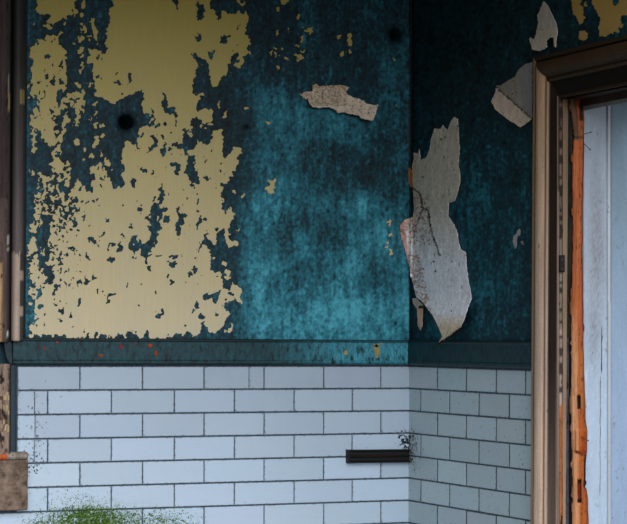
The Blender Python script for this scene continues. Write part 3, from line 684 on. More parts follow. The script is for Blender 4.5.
def brick_face(bld, side, a0, a1, z0, z1, col, prot, soot=0, algae_f=None):
    """one glazed brick: bevelled slab standing prot proud of the mortar plane"""
    b = .0016; base = .001
    n = 5
    if side == 'back':
        f = lambda a, z, d: (-a, -d, z)
    else:
        f = lambda a, z, d: (-d, -a, z)
    ring0 = [(a0, z0), (a1, z0), (a1, z1), (a0, z1)]
    ring1 = [(a0 + b, z0 + b), (a1 - b, z0 + b), (a1 - b, z1 - b), (a0 + b, z1 - b)]
    vs = [f(a, z, -.004) for a, z in ring0] + [f(a, z, prot - b * .7) for a, z in ring0] + [f(a, z, prot) for a, z in ring1]
    fs = []
    for k in range(4):
        j = (k + 1) % 4
        fs += [(k, j, 4 + j, 4 + k), (4 + k, 4 + j, 8 + j, 8 + k)]
    if side == 'right':
        fs = [t[::1] for t in fs]
    bld.add(vs, fs, col, soot, 0)
    # face as a small grid, so soot and algae can vary over it
    m = max(2, int((a1 - a0) / .02)); r = 5
    off = len(bld.v)
    A_ = np.concatenate([[a0 + b], np.linspace(a0 + .008, a1 - .008, m - 1), [a1 - b]]) if a1 - a0 > .03 else np.linspace(a0 + b, a1 - b, m + 1)
    Z_ = np.array([z0 + b, z0 + .008, (z0 + z1) / 2, z1 - .008, z1 - b])
    tilt = RNG.normal(0, .0010, 2)
    for z in Z_:
        for a in A_:
            bld.v.append(f(a, z, prot)); bld.c.append(col)
            P = np.array([f(a, z, prot)]); px, py = project(P)
            px, py = px[0], py[0]
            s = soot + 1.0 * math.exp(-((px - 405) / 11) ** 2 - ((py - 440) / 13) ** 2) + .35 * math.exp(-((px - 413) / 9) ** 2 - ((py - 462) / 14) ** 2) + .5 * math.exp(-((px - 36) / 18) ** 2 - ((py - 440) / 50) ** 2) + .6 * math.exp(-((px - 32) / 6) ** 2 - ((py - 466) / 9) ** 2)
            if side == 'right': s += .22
            al = max(0, min(1, 1.3 * math.exp(-((px - 96) / 42) ** 2) * (1 / (1 + math.exp(-(py - 508) / 4.5))) / (1 + math.exp(max(-40, min(40, (py - 545) / 8))))))
            bld.a['soot'].append(s); bld.a['algae'].append(al); bld.a['edge'].append(1.0 if (z in (Z_[0], Z_[-1]) or a in (A_[0], A_[-1])) else 0.0)
    for i in range(r - 1):
        for j in range(m):
            q = (off + i * (m + 1) + j, off + i * (m + 1) + j + 1, off + (i + 1) * (m + 1) + j + 1, off + (i + 1) * (m + 1) + j)
            bld.f.append(q)


def bricks(side, parent):
    bld = MBld()
    J = .0042
    base = np.array((186, 203, 222.)) if side == 'back' else np.array((190, 208, 214.))
    odd_px = [438.5, 467.4, 497.4, 526.7]; even_px = [421.9, 450.7, 480.0, 510.4]
    for k in range(len(ROWS) - 1):
        zt, zb = ROWS[k], ROWS[k + 1]
        gj = J * .5 + .0007
        if zt - zb < .02:
            continue
        if side == 'back':
            L = .222
            bj = [380.4, 323.3, 263.7, 203.7, 142.2, 79.6] if k % 2 == 0 else [351.8, 293.7, 234.0, 174.0, 111.0, 47.4]
            js = [.0] + [U(p, min(366 + 22.4 * (k + .5), 520)) for p in bj]
            js += [js[-1] + L * q for q in range(1, 5)]
            if k == 0: js.append(U(248.5))
            if k in (1, 2, 3): js.append(U(34.3) if k != 2 else U(35))
            js = sorted(j for j in js if j < U(17) - .012) + [U(17) if k < 6 else 2.2]
            if k >= 6:
                js = sorted(set(js + [U(17) + .06 + .23 * q for q in range(3)]))
        else:
            py = 366 + 22.4 * (k + .5)
            jp = odd_px if k % 2 == 0 else even_px
            js = [.0] + [V(p, min(py, 500)) for p in jp] + [V_OUT + .05]
        if side == 'back' and k < 6:
            js = js + [U(-34)] + [U(-34) + .115 * (k % 2) + .23 * q for q in range(1, 3)] + [2.2]
        for a0, a1 in zip(js[:-1], js[1:]):
            if a1 - a0 < .012 or (side == 'back' and k < 6 and abs(a0 - U(17)) < 1e-6):
                continue
            g0 = g1 = J * .5 if side == 'back' else .0040
            if side == 'back':
                for e in ([U(248.5)] if k == 0 else [U(34.3), U(35)] if k in (1, 2, 3) else []):
                    if abs(a0 - e) < 1e-6: g0 = .0011
                    if abs(a1 - e) < 1e-6: g1 = .0011
            if a0 == 0: g0 = 0.0005
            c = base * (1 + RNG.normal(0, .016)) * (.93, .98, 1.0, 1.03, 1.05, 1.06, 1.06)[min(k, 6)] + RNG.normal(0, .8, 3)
            if side == 'right': c = base * (1 + RNG.normal(0, .02)) + RNG.normal(0, 1.2, 3)
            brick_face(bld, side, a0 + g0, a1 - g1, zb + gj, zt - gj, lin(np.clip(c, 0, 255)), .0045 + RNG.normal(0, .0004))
    o = bld.build('brickwork', MB, parent, brick=True)
    bm = bmesh.new(); bm.from_mesh(o.data); bmesh.ops.recalc_face_normals(bm, faces=bm.faces); bm.to_mesh(o.data); bm.free()
    mb = MBld()
    if side == 'back':
        mb.box((-2.2, .0012, 0), (0, .045, Z_RAIL_B + .01))
    else:
        mb.box((-.0034, -V_JAMB + .03, 0), (.045, 0, Z_RAIL_B + .01))
    mb.build('mortar_bed', M_MORTAR, parent)
    return o


bricks('back', wall_back)
bricks('right', wall_right)

# ------------------------------------------------------------------ dado rail
HS0 = np.random.default_rng(4).random(997)


def rail(name, side, label, x_end):
    # profile: (distance out of the wall, height)
    T, B = Z_RAIL_T, Z_RAIL_B
    prof = [(0, B - .001), (.014, B - .001), (.019, B + .004), (.019, B + .012), (.0155, B + .016), (.0155, T - .012), (.018, T - .008), (.018, T - .003), (.013, T), (0, T)]
    n = 420
    S = np.linspace(0.0, x_end, n)
    vs = []; cols = []
    c1 = np.array(lin((70, 160, 180))); cd = np.array(lin((24, 70, 78)))
    for s in S:
        for d, z in prof:
            if side == 'back':
                vs.append((-s, -d, z)); px = project(np.array([(-s, -d, z)]))[0][0]
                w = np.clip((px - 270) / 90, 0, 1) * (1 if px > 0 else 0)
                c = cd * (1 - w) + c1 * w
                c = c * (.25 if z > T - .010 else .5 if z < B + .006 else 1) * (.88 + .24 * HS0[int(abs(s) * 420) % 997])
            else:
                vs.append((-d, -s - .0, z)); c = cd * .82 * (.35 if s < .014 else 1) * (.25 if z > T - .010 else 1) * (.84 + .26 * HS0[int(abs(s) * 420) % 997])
            cols.append(c)
    k = len(prof); fs = []
    for i in range(n - 1):
        for j in range(k - 1):
            a = i * k + j
            fs.append((a, a + 1, a + k + 1, a + k) if side == 'back' else (a, a + k, a + k + 1, a + 1))
    fs.append(tuple(range(k)) if side != 'back' else tuple(reversed(range(k))))
    e = (n - 1) * k
    fs.append(tuple(e + j for j in range(k)) if side == 'back' else tuple(e + j for j in reversed(range(k))))
    o = link_mesh(name, mesh_from(vs, fs, cols), M_RAIL)
    bm = bmesh.new(); bm.from_mesh(o.data); bmesh.ops.recalc_face_normals(bm, faces=bm.faces); bm.to_mesh(o.data); bm.free()
    return tag(o, label, 'rail', kind='structure')


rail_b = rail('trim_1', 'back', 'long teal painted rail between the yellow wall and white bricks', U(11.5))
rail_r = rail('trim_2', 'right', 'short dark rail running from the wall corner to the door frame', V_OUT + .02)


# scraped spots on the rail (parts of it): thin chips of old paint
def flat_chip(name, px, py, rx, ry, col, parent, y, mat, n=9, side='back'):
    vs = []; a0 = random.random() * 6
    for t in range(n):
        a = a0 + t * 2 * math.pi / n; k = random.uniform(.65, 1.2)
        q = (px + rx * k * math.cos(a), py + ry * k * math.sin(a))
        vs.append(on_y(*q, y) if side == 'back' else on_x(*q, y))
    ctr = sum(vs, Vector()) / n
    off = Vector((0, -.0012, 0)) if side == 'back' else Vector((-.0012, 0, 0))
    V_ = [v for v in vs] + [v + off for v in vs]
    F_ = [tuple(range(n, 2 * n))] + [(i, (i + 1) % n, n + (i + 1) % n, n + i) for i in range(n)]
    o = link_mesh(name, mesh_from(V_, F_, [lin(col)] * len(V_)), mat, parent)
    bm = bmesh.new(); bm.from_mesh(o.data); bmesh.ops.recalc_face_normals(bm, faces=bm.faces); bm.to_mesh(o.data); bm.free()
    return o


M_CHIP = paint_mat('old_paint_chip', .85, .25, 90, (1, 1, 1), bump=.4, spec=.1)
for px, py, rx, ry, c in [(44, 348, 1.4, 2.2, (152, 56, 40)), (57, 342.5, 1.8, 1.3, (156, 64, 60)), (101, 355.5, 2.4, 2.0, (164, 80, 40)), (121, 346.5, 2.0, 2.6, (152, 49, 38)), (150, 345.5, 2.4, 2.2, (164, 76, 40)), (156, 353.5, 2.0, 2.8, (164, 70, 36)), (135, 344, 1.2, .8, (144, 56, 56)), (51.5, 348, .9, 1.2, (104, 48, 49))]:
    o = flat_chip('paint_scrape', px, py, rx, ry, c, rail_b, -.0165 if py > 345 else -.018, M_CHIP); o['label'] = 'bare orange scrape in the rail paint'
for px, py, rx, ry, c in [(345.5, 353.0, 2.8, 2.8, (176, 158, 108)), (377, 351, 3.6, 6.2, (168, 150, 104)), (382, 344, 1.6, 1.0, (176, 160, 110)), (376, 345.5, 3.0, 1.8, (150, 140, 100))]:
    o = flat_chip('paint_chip', px, py, rx, ry, c, rail_b, -.0165, M_CHIP); o['label'] = 'yellow chip of older paint on the rail'


# ------------------------------------------------------------------ right-hand door casing
def ext_profile(prof, name, mat, parent, path_pts, colf, smooth=False, seg=60):
    pass


def resample(prof, step=.0025):
    out = [prof[0]]
    for (a, b), (c, d) in zip(prof[:-1], prof[1:]):
        n = max(1, int(math.hypot(c - a, d - b) / step))
        for i in range(1, n + 1):
            out.append((a + (c - a) * i / n, b + (d - b) * i / n))
    return out


PROF = [(0, 0), (0, .030), (.012, .030), (.014, .025), (.017, .025), (.019, .029), (.024, .0335), (.031, .037), (.039, .0385), (.047, .038), (.055, .0355), (.062, .031), (.067, .025), (.071, .023), (.074, .023), (.076, .0265), (.079, .0285), (.083, .028), (.086, .0245), (.088, .018), (.133, .0165), (.135, .022), (.143, .022), (.143, -.012)]
door_frame = tag(empty('trim_3', (0, -V_OUT, 0)), 'brown moulded door casing beside the dark blue wall', 'door casing', kind='structure')


def case_col(a, p, z):
    lightroll = np.array(lin((210, 180, 157))); brown = np.array(lin((112, 86, 66))); dark = np.array(lin((64, 46, 34)))
    if a < .013: c = np.array(lin((168, 140, 112)))
    elif a < .018: c = dark * .7
    elif a < .068: c = lightroll
    elif a < .0745: c = brown * .6
    elif a < .0865: c = lightroll * .92
    elif a < .134: lw = float(np.clip((1.45 - z) / .5, 0, 1)); c = np.array(lin((58, 44, 33))) * (1 - lw) + np.array(lin((124, 106, 94))) * lw
    else: c = np.array(lin((150, 124, 100)))
    # fall of light put into the colour: darker browner top, lighter foot
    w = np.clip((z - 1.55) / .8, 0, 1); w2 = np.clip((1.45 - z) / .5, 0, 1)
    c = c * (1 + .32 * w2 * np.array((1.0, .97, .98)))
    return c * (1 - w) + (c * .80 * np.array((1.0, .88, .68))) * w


def upright(prof, v0, z0, z1m, name, parent, mitre=True):
    pr = resample(prof)
    zs = list(np.linspace(z0, Z_SOF - .02, 90))
    vs, cs = [], []
    for z in zs + [None]:
        for a, p in pr:
            zz = z if z is not None else z1m - min(a, .143)
            vs.append((-p, -(v0 + a), zz)); cs.append(case_col(a, p, zz))
    k = len(pr); fs = []
    for i in range(len(zs)):
        for j in range(k - 1):
            q = i * k + j
            fs.append((q, q + 1, q + k + 1, q + k))
    o = link_mesh(name, mesh_from(vs, fs, cs, False), M_CASE, parent)
    return o


up = upright(PROF, V_OUT, 0, Z_HEAD, 'upright_moulding', door_frame)


def head(prof, v0, v1, ztop, name, parent):
    pr = resample(prof)
    ts = np.linspace(0, 1, 70); vs, cs = [], []
    for t in ts:
        for a, p in pr:
            st = v0 + min(a, .143); v = st + (v1 - st) * t
            vs.append((-p, -v, ztop - a)); c = np.array(case_col(a, p, 2.6)) * np.array((.14, .118, .088)); cs.append(c)  # casing colour cut to near black: the head's shade is painted in
    k = len(pr); fs = []
    for i in range(len(ts) - 1):
        for j in range(k - 1):
            q = i * k + j
            fs.append((q, q + k, q + k + 1, q + 1))
    return link_mesh(name, mesh_from(vs, fs, cs, False), M_CASE, parent)


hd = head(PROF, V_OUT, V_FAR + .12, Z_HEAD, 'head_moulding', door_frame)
hd['label'] = 'dark brown moulded head of the door casing, its shade painted in'
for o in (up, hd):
    bm = bmesh.new(); bm.from_mesh(o.data); bmesh.ops.recalc_face_normals(bm, faces=bm.faces); bm.to_mesh(o.data); bm.free()


def strip(name, parent, left, right, y_depth, colf, mat, thick=.02, ncol=8, rows=None, py0=96, py1=545, depf=None):
    """a vertical strip of joinery facing the room (normal -y), its left and right edges given at photo height py"""
    rows = rows or 150
    pys = np.linspace(py0, py1, rows)
    P = np.zeros((rows, ncol, 3)); Cc = np.zeros((rows, ncol, 3))
    for i, py in enumerate(pys):
        l, r = left(py), right(py)
        for j in range(ncol):
            f = j / (ncol - 1); px = l + (r - l) * f
            d = y_depth + (depf(px, py, f) if depf else 0)
            P[i, j] = on_y(px, py, -V_JAMB - d); Cc[i, j] = colf(px, py, f)
    # continue straight down to the floor
    P2 = P[-1:].copy(); P2[..., 2] = 0.0
    P = np.concatenate([P, P2], 0); Cc = np.concatenate([Cc, Cc[-1:]], 0)
    me = grid_mesh(P, None, None, Cc, flip=True, smooth=False)
    o = link_mesh(name, me, mat, parent)
    s = o.modifiers.new('thick', 'SOLIDIFY'); s.thickness = thick; s.offset = 1 if False else -1
    bm = bmesh.new(); bm.from_mesh(me); bmesh.ops.recalc_face_normals(bm, faces=bm.faces)
    if sum(f.normal.y for f in bm.faces) > 0:
        bmesh.ops.reverse_faces(bm, faces=bm.faces)
    bm.to_mesh(me); bm.free()
    return o


def pw(*kv):
    xs = [a for a, b in kv]; ys = [b for a, b in kv]
    return lambda y: float(np.interp(y, xs, ys))


jn = vnoise  # noqa
R1 = np.random.default_rng(5)
wob = np.cumsum(R1.normal(0, .25, 600)); wob -= np.linspace(wob[0], wob[-1], 600); wob = np.clip(wob * .5, -.8, .8)
W_ = lambda py, k=0: float(wob[int(py + k) % 600])
hsh = np.random.default_rng(9).random(4000)
HS = lambda a: float(hsh[int(a) % 4000])

L3 = lambda *c: np.array(lin(c))


def stop_col(px, py, f):
    if py > 402 + 6 * HS(py): return L3(190, 112, 66) * (1 - .3 * f)
    n = HS(py / 4.0 + 11)
    base = L3(196, 168, 156) if py > 330 else L3(150, 132, 112) if py > 230 else L3(132, 108, 92) if py > 150 else L3(120, 90, 80)
    return base * (.14 if n < (.48 if py < 330 else .36) else .85) * (.25 if f > .7 else 1)


strip('inner_edge', door_frame, lambda y: 557.3, lambda y: 559.7, .002, lambda x, y, f: (L3(140, 120, 108) if y > 190 else L3(126, 102, 84)) * (1 if (y > 190 or f < .4) else .35), M_CASE, .003, 6)
ds = strip('door_stop', door_frame, lambda y: 559.8, lambda y: 562.8 + .25 * math.sin(y * .4) * math.sin(y * .13), .006, stop_col, M_FLAKY, .01, 6, depf=lambda px, py, f: -.002 * HS(py / 2))
ds['label'] = 'flaking pinkish strip turning orange at the bottom'


def reb_col(x, y, f):
    if x < 564.2: return L3(16, 13, 12)
    if x < 566.4:
        if HS(int(y / 5) + 40) < .42: return L3(24, 24, 22)
        return (L3(92, 96, 90) if y < 250 else L3(112, 110, 100) if y < 400 else L3(142, 140, 142)) * (1 if x < 565.6 else .4)
    if x < 570.6:
        if y < 230: return L3(24, 52, 46) * (.6 + .6 * HS(int(y / 7) + 9))
        if y < 340: return L3(46, 50, 46)
        return (L3(84, 84, 100) if x < 569 else L3(22, 20, 22)) * (.7 + .5 * HS(int(y / 9) + 5))
    return L3(92, 62, 42) * .8


strip('rebate', door_frame, lambda y: 562.6, lambda y: 574.0, -.006, reb_col, M_FLAKY, .01, 24)
lp = strip('latch_plate', door_frame, lambda y: 560.0, lambda y: 564.8, .009, lambda x, y, f: L3(20, 18, 17) if not (.3 < f < .6 and (258 < y < 261 or 268 < y < 270)) else L3(70, 64, 56), M_CASE, .01, 8, rows=20, py0=255, py1=272)
# the plate does not continue to the floor: drop the last row
bm = bmesh.new(); bm.from_mesh(lp.data); bm.verts.ensure_lookup_table()
bmesh.ops.delete(bm, geom=[v for v in bm.verts if v.co.z < .05], context='VERTS'); bm.to_mesh(lp.data); bm.free()
lp['label'] = 'black latch plate let into the frame'

# lining of the doorway: soffit, the far upright, back jamb
lb = MBld()
lb.box((-.012, -V_FAR, Z_SOF - .0), (.30, -V_JAMB, Z_SOF + .03), lin((70, 58, 48)))
lb.box((.055, -V_FAR, Z_SOF - .022), (.095, -V_JAMB, Z_SOF), lin((60, 48, 40)))
lb.box((.060, -V_FAR, Z_SOF - .034), (.066, -V_JAMB, Z_SOF - .022), lin((150, 150, 150)))
lb.build('head_lining', M_CASE, door_frame)
lb = MBld()
lb.box((-.03, -V_FAR - .14, 0), (.30, -V_FAR, Z_HEAD - .14), lin((150, 124, 100)))
bevel(lb.build('far_upright', M_CASE, door_frame), .006)

# the splintered orange batten
batten = tag(empty('wooden_batten', on_y(578, 500, -V_JAMB)), 'splintered bare orange wooden batten inside the door casing', 'batten')
BL = pw((60, 569), (92, 568.6), (112, 571), (135, 574), (160, 572.2), (230, 573), (300, 571.6), (350, 571.6), (400, 571), (440, 571.6), (480, 572.6), (545, 571.8))
BR = pw((60, 583), (92, 583.4), (118, 584.2), (160, 584.0), (200, 583), (250, 582.6), (300, 583.2), (350, 583.6), (380, 584.6), (420, 586), (432, 587.4), (450, 587), (470, 585.6), (487, 585.2), (489, 586.8), (500, 588.2), (545, 588.8))


def bat_col(px, py, f):
    c = L3(200, 106, 56) if py > 120 else L3(214, 82, 26)
    k1 = float(np.clip((py - 290 - 40 * f) / 60, 0, 1)); k2 = float(np.clip((py - 415) / 30, 0, 1))
    if py > 120: c = (L3(200, 106, 56) * (1 - k1) + L3(214, 130, 76) * k1) * (1 - k2) + L3(210, 116, 56) * k2
    if f < .45: c = c * (1 - .6 * k1) + L3(224, 168, 122) * .6 * k1
    elif f > .5: c = c * (1 - k1 * np.array((.12, .22, .4)))
    if py < 140 and f < .5: c = L3(120, 84, 58)
    c = c * (1 - .45 * max(0, f - .70) / .30)
    if f > .88 and 140 < py < 330: c = L3(120, 44, 30)
    if f < .12: c = c * .62
    if 395 < py < 409 and 577 < px < 580.6: c = L3(14, 10, 8)
    if 480 < py < 503 and 577.5 < px < 581.5: c = L3(120, 32, 14) if 484 < py < 499 else L3(36, 10, 6)
    if 455 < py < 489 and f > .84: c = L3(44, 24, 16)
    if abs(py - (451 + .5 * (px - 575))) < 1.2 and px > 575: c = L3(130, 60, 26)
    if 100 < py < 120 and 579.5 < px < 583: c = L3(60, 22, 10)
    if 136 < py < 138: c = c * .45
    if 409 < py < 455 and px > 578: c = c * np.array((.92, .75, .6))
    if f > .55 and HS(int(py / 3) * 7 + int(px) * 31) < .10: c = c * np.array((.62, .40, .40))
    return c * (.78 + .36 * HS(int(px * 1.6) * 13 + int(py / 22)))


def bat_dep(px, py, f):
    d = .006 * math.sin(math.pi * min(1, max(0, f))) + .0022 * (HS(px * 2.0 + int(py / 9) * 7) - .5)
    if 430 < py < 452 and px > 575.5: d += .008
    if (395 < py < 409 and 577 < px < 580.6) or (480 < py < 503 and 577.5 < px < 581.5): d -= .008
    if 455 < py < 488 and f > .84: d -= .009
    return d


strip('splintered_face', batten, lambda y: BL(y) + .22 * math.sin(y * .31) * math.sin(y * .083 + 1), lambda y: BR(y) + .25 * math.sin(y * .21 + 2) * math.sin(y * .057), .010, bat_col, M_BARE, .012, 26, rows=330, py0=91, depf=bat_dep)


def nail(p0, p1, parent, r=.0011):
    d = p1 - p0; q = d.to_track_quat('Z', 'Y'); n = 8; vs = []; fs = []
    for s, rr in ((0, r), (.9, r), (.9, r * 2.0), (1.0, r * 2.0)):
        for k in range(n):
            a = k * 2 * math.pi / n
            vs.append(p0 + d * s + q @ Vector((rr * math.cos(a), rr * math.sin(a), 0)))
    for i in range(3):
        for k in range(n):
            fs.append((i * n + k, i * n + (k + 1) % n, (i + 1) * n + (k + 1) % n, (i + 1) * n + k))
    fs.append(tuple(range(3 * n, 4 * n)))
    return link_mesh('nail', mesh_from(vs, fs), M_IRON, parent)


YB = -V_JAMB - .012
nail(on_y(583, 134.5, YB), on_y(591.5, 132, YB - .02), batten)
nail(on_y(583.5, 143, YB), on_y(590.5, 150, YB - .02), batten)
nail(on_y(581.5, 437, YB - .01), on_y(588.5, 441, YB - .03), batten, .0009)

# the pale blue panelled door
door = tag(empty('door_1', on_y(600, 500, -V_JAMB)), 'pale blue painted door with scuffed stile, seen past the orange batten', 'door', kind='structure')


def stile_col(px, py, f):
    w = float(np.clip((py - 260) / 120, 0, 1))
    c = L3(180, 192, 208) * (1 - w) + L3(190, 208, 230) * w
    g = math.exp(-((py - 240) / 80) ** 2) * math.exp(-((f - .55) / .30) ** 2) + .7 * math.exp(-((py - 340) / 40) ** 2) * math.exp(-((f - .4) / .25) ** 2)
    g = g * (.45 + .75 * HS(int(px * .8) + int(py / 3) * 29))
    c = c * (1 - .6 * min(1, g)) + L3(116, 106, 112) * .6 * min(1, g)
    if HS(int(px) + int(py / 2) * 57) < .03: c = c * 1.18
    if f < .06: c = c * .5  # shadow beside the batten put into the stile colour
    return c


st = strip('stile', door, lambda y: 582.0, lambda y: 609.5 if y < 245 else 610.0, -.010, stile_col, M_DOOR, .035, 22, py0=99)
bd = strip('panel_bead', door, lambda y: 608.2, lambda y: 611.2, -.004, lambda x, y, f: L3(206, 216, 226) * ((.5 if f > .6 else 1) if y < 300 else (.62 if f > .7 else .84)), M_DOOR, .02, 7, py0=99)
pn = strip('panel', door, lambda y: 610.5, lambda y: 668, -.016, lambda x, y, f: L3(132, 156, 174) * (1 - float(np.clip((y - 200) / 200, 0, 1))) + L3(160, 182, 212) * float(np.clip((y - 200) / 200, 0, 1)), M_DOOR, .02, 24, py0=99)


def crack(pts, parent, y, w=.9, mat=None, name='crack'):
    vs = []; fs = []
    n = len(pts)
    for i, (px, py) in enumerate(pts):
        k = w * (.25 if i in (0, n - 1) else random.uniform(.6, 1.2)) * .5
        vs += [on_y(px - k, py, y), on_y(px + k, py, y), on_y(px + k, py, y + .003), on_y(px - k, py, y + .003)]
    for i in range(n - 1):
        a = i * 4
        for j in range(4):
            fs.append((a + j, a + (j + 1) % 4, a + 4 + (j + 1) % 4, a + 4 + j))
    fs += [(3, 2, 1, 0), (n * 4 - 4, n * 4 - 3, n * 4 - 2, n * 4 - 1)]
    return link_mesh(name, mesh_from(vs, fs), mat or M_IRON, parent)


ck = [(602 + random.uniform(-.4, .4) - .002 * (y - 325), y) for y in range(325, 376, 4)]
crack(ck, door, -V_JAMB + .0095, 1.2, plain_noise('split_edge', lin((70, 62, 66)), lin((130, 122, 124)), 60))
ck = [(600.5 + random.uniform(-.3, .3) - .004 * (y - 375), y) for y in range(376, 500, 6)]
crack(ck, door, -V_JAMB + .0095, .6, bpy.data.materials['split_edge'])
crack([(610.2, 308), (608, 314), (609.2, 303)], door, -V_JAMB + .0095, .8, bpy.data.materials['split_edge'])

# ------------------------------------------------------------------ left-hand casing
left = tag(empty('trim_4', on_y(8, 500)), 'worn casing with a round grey moulding beside the yellow wall', 'casing', kind='structure')


def vstrip(name, parent, pts, py0, py1, colf, mat, rows=140, smooth=False):
    """swept moulding: pts = [(px, out-of-wall distance)] across; vertical"""
    pys = np.linspace(py0, py1, rows)
    P = np.zeros((rows, len(pts), 3)); Cc = np.zeros((rows, len(pts), 3))
    for i, py in enumerate(pys):
        for j, (px, d) in enumerate(pts):
            q = on_y(px, 338, -d); zz = on_y(14, py, -.03).z
            P[i, j] = (q.x, q.y, zz); Cc[i, j] = colf(px, py, j / (len(pts) - 1))
    me = grid_mesh(P, None, None, Cc, flip=True, smooth=smooth)
    o = link_mesh(name, me, mat, parent)
    bm = bmesh.new(); bm.from_mesh(me)
    # cap the ends and close the back by extruding the outline to the wall
    bmesh.ops.recalc_face_normals(bm, faces=bm.faces)
    if sum(f.normal.y * f.calc_area() for f in bm.faces) > 0:
        bmesh.ops.reverse_faces(bm, faces=bm.faces)
    bm.to_mesh(me); bm.free()
    s = o.modifiers.new('thick', 'SOLIDIFY'); s.thickness = .008; s.offset = -1
    return o


def roll_pts(pa, pb, d0, d1, n=18):
    out = []
    for i in range(n + 1):
        t = math.pi * i / n
        out.append((pa + (pb - pa) * (1 - math.cos(t)) / 2, d0 + (d1 - d0) * math.sin(t)))
    return out


def roll_col(px, py, f):
    lim = 251 + 5 * HS(px * 5)
    if py > lim:
        c = L3(196, 172, 156)
        if f > .66 and HS(py / 9 + 3) < .75: c = L3(74, 68, 66)
        if f < .1: c = c * .5
    else:
        ww = float(np.clip((py - 60) / 170, 0, 1)); c = L3(58, 54, 52) * (1 - ww) + L3(112, 100, 98) * ww  # darker towards the top: shade put into the colour
        if f > .8: c = c * .5
    if 90 < py < 103 and f > .6: c = L3(168, 146, 92)
    if f < .14 and py < lim: c = c * .4
    return c


def flat_col(px, py, f):
    if px < 6.8:
        c = L3(80, 62, 62) if py < 200 else L3(100, 82, 76)
        if py > 262 and px < 0.5: c = L3(206, 166, 118)
    elif px < 9:
        c = L3(70, 60, 58)
        if 95 < py < 112: c = L3(164, 140, 88)
        if 75 < py < 93 and px < 8: c = L3(150, 144, 130)
        if 235 < py < 252 and HS(py / 3) < .6: c = L3(196, 190, 180)
        if 330 < py < 338: c = L3(210, 214, 214)
    else:
        c = L3(22, 20, 20)
    return c


vstrip('flat_board', left, [(-30, 0), (-30, .055), (0, .055), (3, .055), (4.2, .056), (5, .053), (6, .053), (7, .050), (8, .050), (9, .045), (9.6, .03), (10.4, .02), (11.4, .016)], -86, 342, flat_col, M_FLAKY)
ro = vstrip('round_moulding', left, roll_pts(10.8, 23.2, .010, .042), -86, 341, roll_col, M_CASE, 180, True)
ro['label'] = 'round grey upright moulding, its lower end pinkish'
vstrip('shadow_strip', left, [(22.6, .012), (24, .012), (25.4, .008), (25.6, -.004)], -86, 340, lambda px, py, f: L3(24, 26, 30) if px < 25 else L3(14, 60, 76), M_CASE, 40)  # dark strip painted for the shadow gap beside the round moulding


def low_col(px, py, f):
    c = L3(156, 132, 116)
    if 392 < py < 432 and 3 < px < 10 and HS(py / 5 + int(px)) < .62: c = L3(212, 186, 138)
    if HS(py / 4 + int(px / 2) * 31) < .22: c = L3(96, 72, 60)
    if px > 9.8: c = L3(60, 48, 46)
    return c


vstrip('lower_board', left, [(-30, 0), (-30, .050), (0, .050), (1.5, .050), (3, .049), (4.5, .050), (6, .049), (7.5, .050), (9, .049), (10.4, .047), (11, .03), (11.2, .012)], 364, 455, low_col, M_FLAKY)
vstrip('edge_fillet', left, [(10.6, .010), (11.5, .011), (14, .011), (16.4, .010), (17, -.003)], 364, 455, lambda px, py, f: L3(52, 70, 82), M_CASE, 30)
# curved dark end piece under the round moulding
eb = []
ef = []
Npt = 14
outl = [(3.6, 337), (9.6, 338), (10.2, 342), (12.2, 343), (12.6, 364.5), (10.8, 364.6), (8.4, 362.5), (6.2, 358), (4.9, 352), (4.2, 345)]
for d in (.034, .002):
    eb += [on_y(a, b, -d) for a, b in outl]
k = len(outl)
ef = [tuple(range(k)), tuple(reversed(range(k, 2 * k)))] + [(i, k + i, k + (i + 1) % k, (i + 1) % k) for i in range(k)]
o = link_mesh('rail_stop', mesh_from(eb, ef, [lin((26, 56, 64))] * (2 * k)), M_RAIL, left)
bm = bmesh.new(); bm.from_mesh(o.data); bmesh.ops.recalc_face_normals(bm, faces=bm.faces); bm.to_mesh(o.data); bm.free()
bevel(o, .003)
o['label'] = 'dark curved end block where the rail meets the casing'

# plinth block and its cap
block = tag(empty('plinth_block', on_y(14, 510)), 'rough brown plinth block at the foot of the left casing', 'plinth block')


def block_mesh(px0, px1, py0, py1, depth, nz, name, mat, amp, parent):
    x0 = on_y(px0, 480, -depth).x; x1 = on_y(px1, 480, -depth).x; z0 = on_y(14, py1, -depth).z; z1 = on_y(14, py0, -depth).z
    bm = bmesh.new(); bmesh.ops.create_cube(bm, size=1)
    for v in bm.verts:
        v.co = Vector(((x0 + x1) / 2 + v.co.x * (x1 - x0), -depth / 2 - .0005 + v.co.y * depth, (z0 + z1) / 2 + v.co.z * (z1 - z0)))
    bmesh.ops.bevel(bm, geom=bm.edges[:], offset=.006, segments=3, profile=.6, affect='EDGES')
    bmesh.ops.subdivide_edges(bm, edges=[e for e in bm.edges if e.calc_length() > .03], cuts=nz, use_grid_fill=True)
    for v in bm.verts:
        n = math.sin(v.co.x * 90 + v.co.z * 70) * math.sin(v.co.z * 130 - v.co.x * 40)
        if v.co.y < -.01: v.co.y += amp * n
    me = bpy.data.meshes.new('mesh'); bm.to_mesh(me); bm.free()
    return link_mesh(name, me, mat, parent)


block_mesh(-24, 28.2, 459.5, 510.5, .040, 8, 'block_body', M_STONE, .0022, block)


